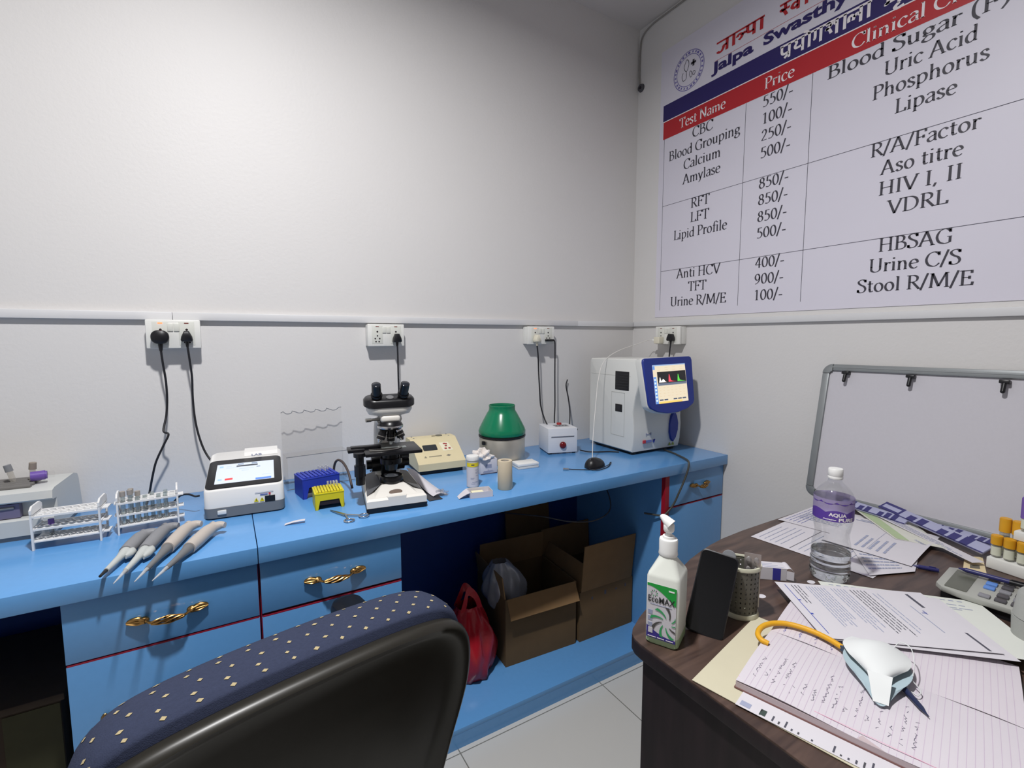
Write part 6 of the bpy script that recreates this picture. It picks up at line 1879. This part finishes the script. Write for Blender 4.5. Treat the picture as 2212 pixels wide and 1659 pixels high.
M1 = Matrix.Translation((1.588, .383, 0)) @ Matrix.Rotation(math.radians(-98), 4, 'Z')
nm = ['first from the left', 'second from the left', 'third from the left', 'fourth from the left', 'fifth from the left', 'last on the right']
M1 = Matrix.Translation((1.588, .383, 0)) @ Matrix.Rotation(math.radians(-98), 4, 'Z')
for i in range(6):
    p_ = M1 @ Vector((.011 + i * .0238, .016, 0))
    btube('yellow capped blood tube in the foam rack, front row, ' + nm[i], YC, (p_.x, p_.y, ZD + .0286), .054, 'yellow capped tubes')
for i in range(2):
    p_ = M1 @ Vector((.011 + i * .0238, .050, 0))
    btube('tall yellow capped blood tube in the foam rack, back row, ' + nm[i], YC, (p_.x, p_.y, ZD + .0286), .092, 'yellow capped tubes')
M2 = Matrix.Translation((1.5995, .343, 0)) @ Matrix.Rotation(math.radians(-98), 4, 'Z')
fr2 = foam('white foam rack of purple capped tubes stacked on the yellow capped tubes', (1.5995, .343, ZD + .0832), -98, .115, .056, .022)
for j, rw in enumerate(('front', 'back')):
    for i in range(4):
        p_ = M2 @ Vector((.016 + i * .0245, .015 + j * .026, 0))
        btube('purple capped blood tube in the upper rack, %s row, %s' % (rw, nm[i] if i < 3 else nm[5]), PC, (p_.x, p_.y, ZD + .1056), .082, 'purple capped tubes')

# ------------------------------------------------------------------ office chair
CF = mat('chair_fabric_navy', '31374c', .9, var=.18, nscale=220, bump=.35, bscale=700, spec=.2)
CDOT = mat('chair_fleck_yellow', 'a89a78', .9, var=.1, spec=.2)
CSH = mat('chair_shell_black', '26241f', .36, var=.08)
t = thing('office_chair', 'office chair with navy yellow-flecked fabric and black plastic back', 'office chair', (.040, .895, 0), 11)
# outline of the back seen from behind (u, z)
half = [(0, .905), (.06, .9045), (.12, .902), (.18, .896), (.222, .884), (.248, .858), (.258, .82), (.257, .77), (.246, .72), (.228, .66), (.212, .60), (.195, .54), (.170, .495), (.12, .475), (.06, .468), (0, .466)]
hc = [(p.x, p.y) for p in catmull([(a, b_, 0) for a, b_ in half], 3)]
outline = hc + [(-u, z) for u, z in reversed(hc[1:-1])]
cu_, cz_ = 0, .69
def oring(k, v, kz=None, dz=0):
    kz = k if kz is None else kz
    out = []
    for u, z in outline:
        zz = cz_ + (z - cz_) * kz + dz
        uu = u * k
        out.append((uu, -.205 + v + (.69 - zz) * .10 + .35 * uu * uu * 0, zz))
    return out
secs = [(.955, 0.000, .975), (.985, .004, .988), (1.0, .016, 1.0), (1.005, .035, 1.006), (1.0, .058, 1.004), (.985, .078, .992), (.955, .094, .965), (.89, .105, .90), (.75, .110, .76), (.4, .110, .4), (.05, .109, .05)]
b = MB(CF)
rings = [oring(k, v, kz) for k, v, kz in secs]
b.loft(rings)
# woven flecks lying on the surface
n = len(outline)
for si in range(1, 8):
    A, Bq = rings[si], rings[si + 1]
    per = 0
    for i in range(n):
        p0, p1 = Vector(A[i]), Vector(A[(i + 1) % n])
        per += (p1 - p0).length
    step = .036
    want = step * (.25 if si % 2 else .75)
    acc = 0
    for i in range(n):
        p0, p1 = Vector(A[i]), Vector(A[(i + 1) % n])
        q0, q1 = Vector(Bq[i]), Vector(Bq[(i + 1) % n])
        l = (p1 - p0).length
        while want <= acc + l:
            f = (want - acc) / max(l, 1e-6)
            c = (p0.lerp(p1, f) + q0.lerp(q1, f)) / 2
            e1 = (p1 - p0).normalized()
            e2 = ((q0.lerp(q1, f)) - (p0.lerp(p1, f))).normalized()
            nn = e1.cross(e2).normalized()
            if nn.dot(c - Vector((0, -.16, .69))) < 0:
                nn = -nn
            c = c + nn * .0009
            j1, j2 = rnd.uniform(.0030, .0044), rnd.uniform(.0026, .0038)
            b.add([c - e1 * j1, c - e2 * j2, c + e1 * j1, c + e2 * j2], [(0, 1, 2, 3)], CDOT)
            want += step
        acc += l
b.build('back_cushion', t, angle=60)
b = MB(CSH)
ssec = [(.985, .006, .990), (1.0, -.003, 1.002), (1.004, -.012, 1.006), (.995, -.021, .998), (.965, -.026, .970), (.925, -.022, .935), (.88, -.016, .895), (.78, -.020, .80), (.6, -.030, .62), (.35, -.036, .36), (.05, -.038, .05)]
b.loft([oring(k * 1.01, v, kz, -.020) for k, v, kz in ssec]); b.build('back_shell', t, angle=60)
b = MB(CF); b.loft([[(x, y + .10, z) for x, y in rrect(w_, d_, .09, 6)] for w_, d_, z in ((.44, .44, .40), (.48, .47, .415), (.48, .47, .455), (.44, .43, .475), (.3, .3, .480))]); b.build('seat', t, angle=60)
b = MB(CSH); b.loft([[(x, y + .10, z) for x, y in rrect(w_, d_, .09, 6)] for w_, d_, z in ((.36, .36, .375), (.46, .455, .395), (.465, .46, .412))]); b.build('seat_pan', t, angle=50)
b = MB(CSH); b.tube([(0, .0, .39), (0, -.12, .39), (0, -.20, .43), (0, -.222, .52), (0, -.222, .60)], .022, n=12); b.build('back_bracket', t, angle=60)
b = MB(BLACKP)
b.tube([(.225, .02, .41), (.255, .02, .46), (.262, .04, .58), (.258, .06, .655)], .016, n=10)
b.loft([[(x + .252, y + .165, z) for x, y in rrect(w_, d_, w_ * .48, 8)] for w_, d_, z in ((.060, .27, .630), (.078, .29, .640), (.080, .292, .660), (.070, .28, .672), (.04, .25, .676))])
b.build('armrest', t, angle=50)
b = MB(BLACKM); b.cyl((0, .08, .10), (0, .08, .25), .026, n=20); b.cyl((0, .08, .25), (0, .08, .385), .016, n=18, m=CHROME); b.build('gas_lift', t)
b = MB(BLACKP)
for k_ in range(5):
    a = math.radians(90 + 72 * k_)
    b.tube([(0, .08, .105), (.16 * math.cos(a), .08 + .16 * math.sin(a), .098), (.29 * math.cos(a), .08 + .29 * math.sin(a), .075)], lambda q: .024 - .010 * q, n=10)
b.build('star_base', t, angle=60)
for k_ in range(5):
    a = math.radians(90 + 72 * k_)
    cx, cy = .285 * math.cos(a), .08 + .285 * math.sin(a)
    c = MB(BLACKP); c.cyl((cx - .018, cy, .026), (cx - .004, cy, .026), .0255, n=20); c.cyl((cx + .004, cy, .026), (cx + .018, cy, .026), .0255, n=20); c.cyl((cx, cy, .03), (cx, cy, .08), .007, n=10); c.build('caster', t)
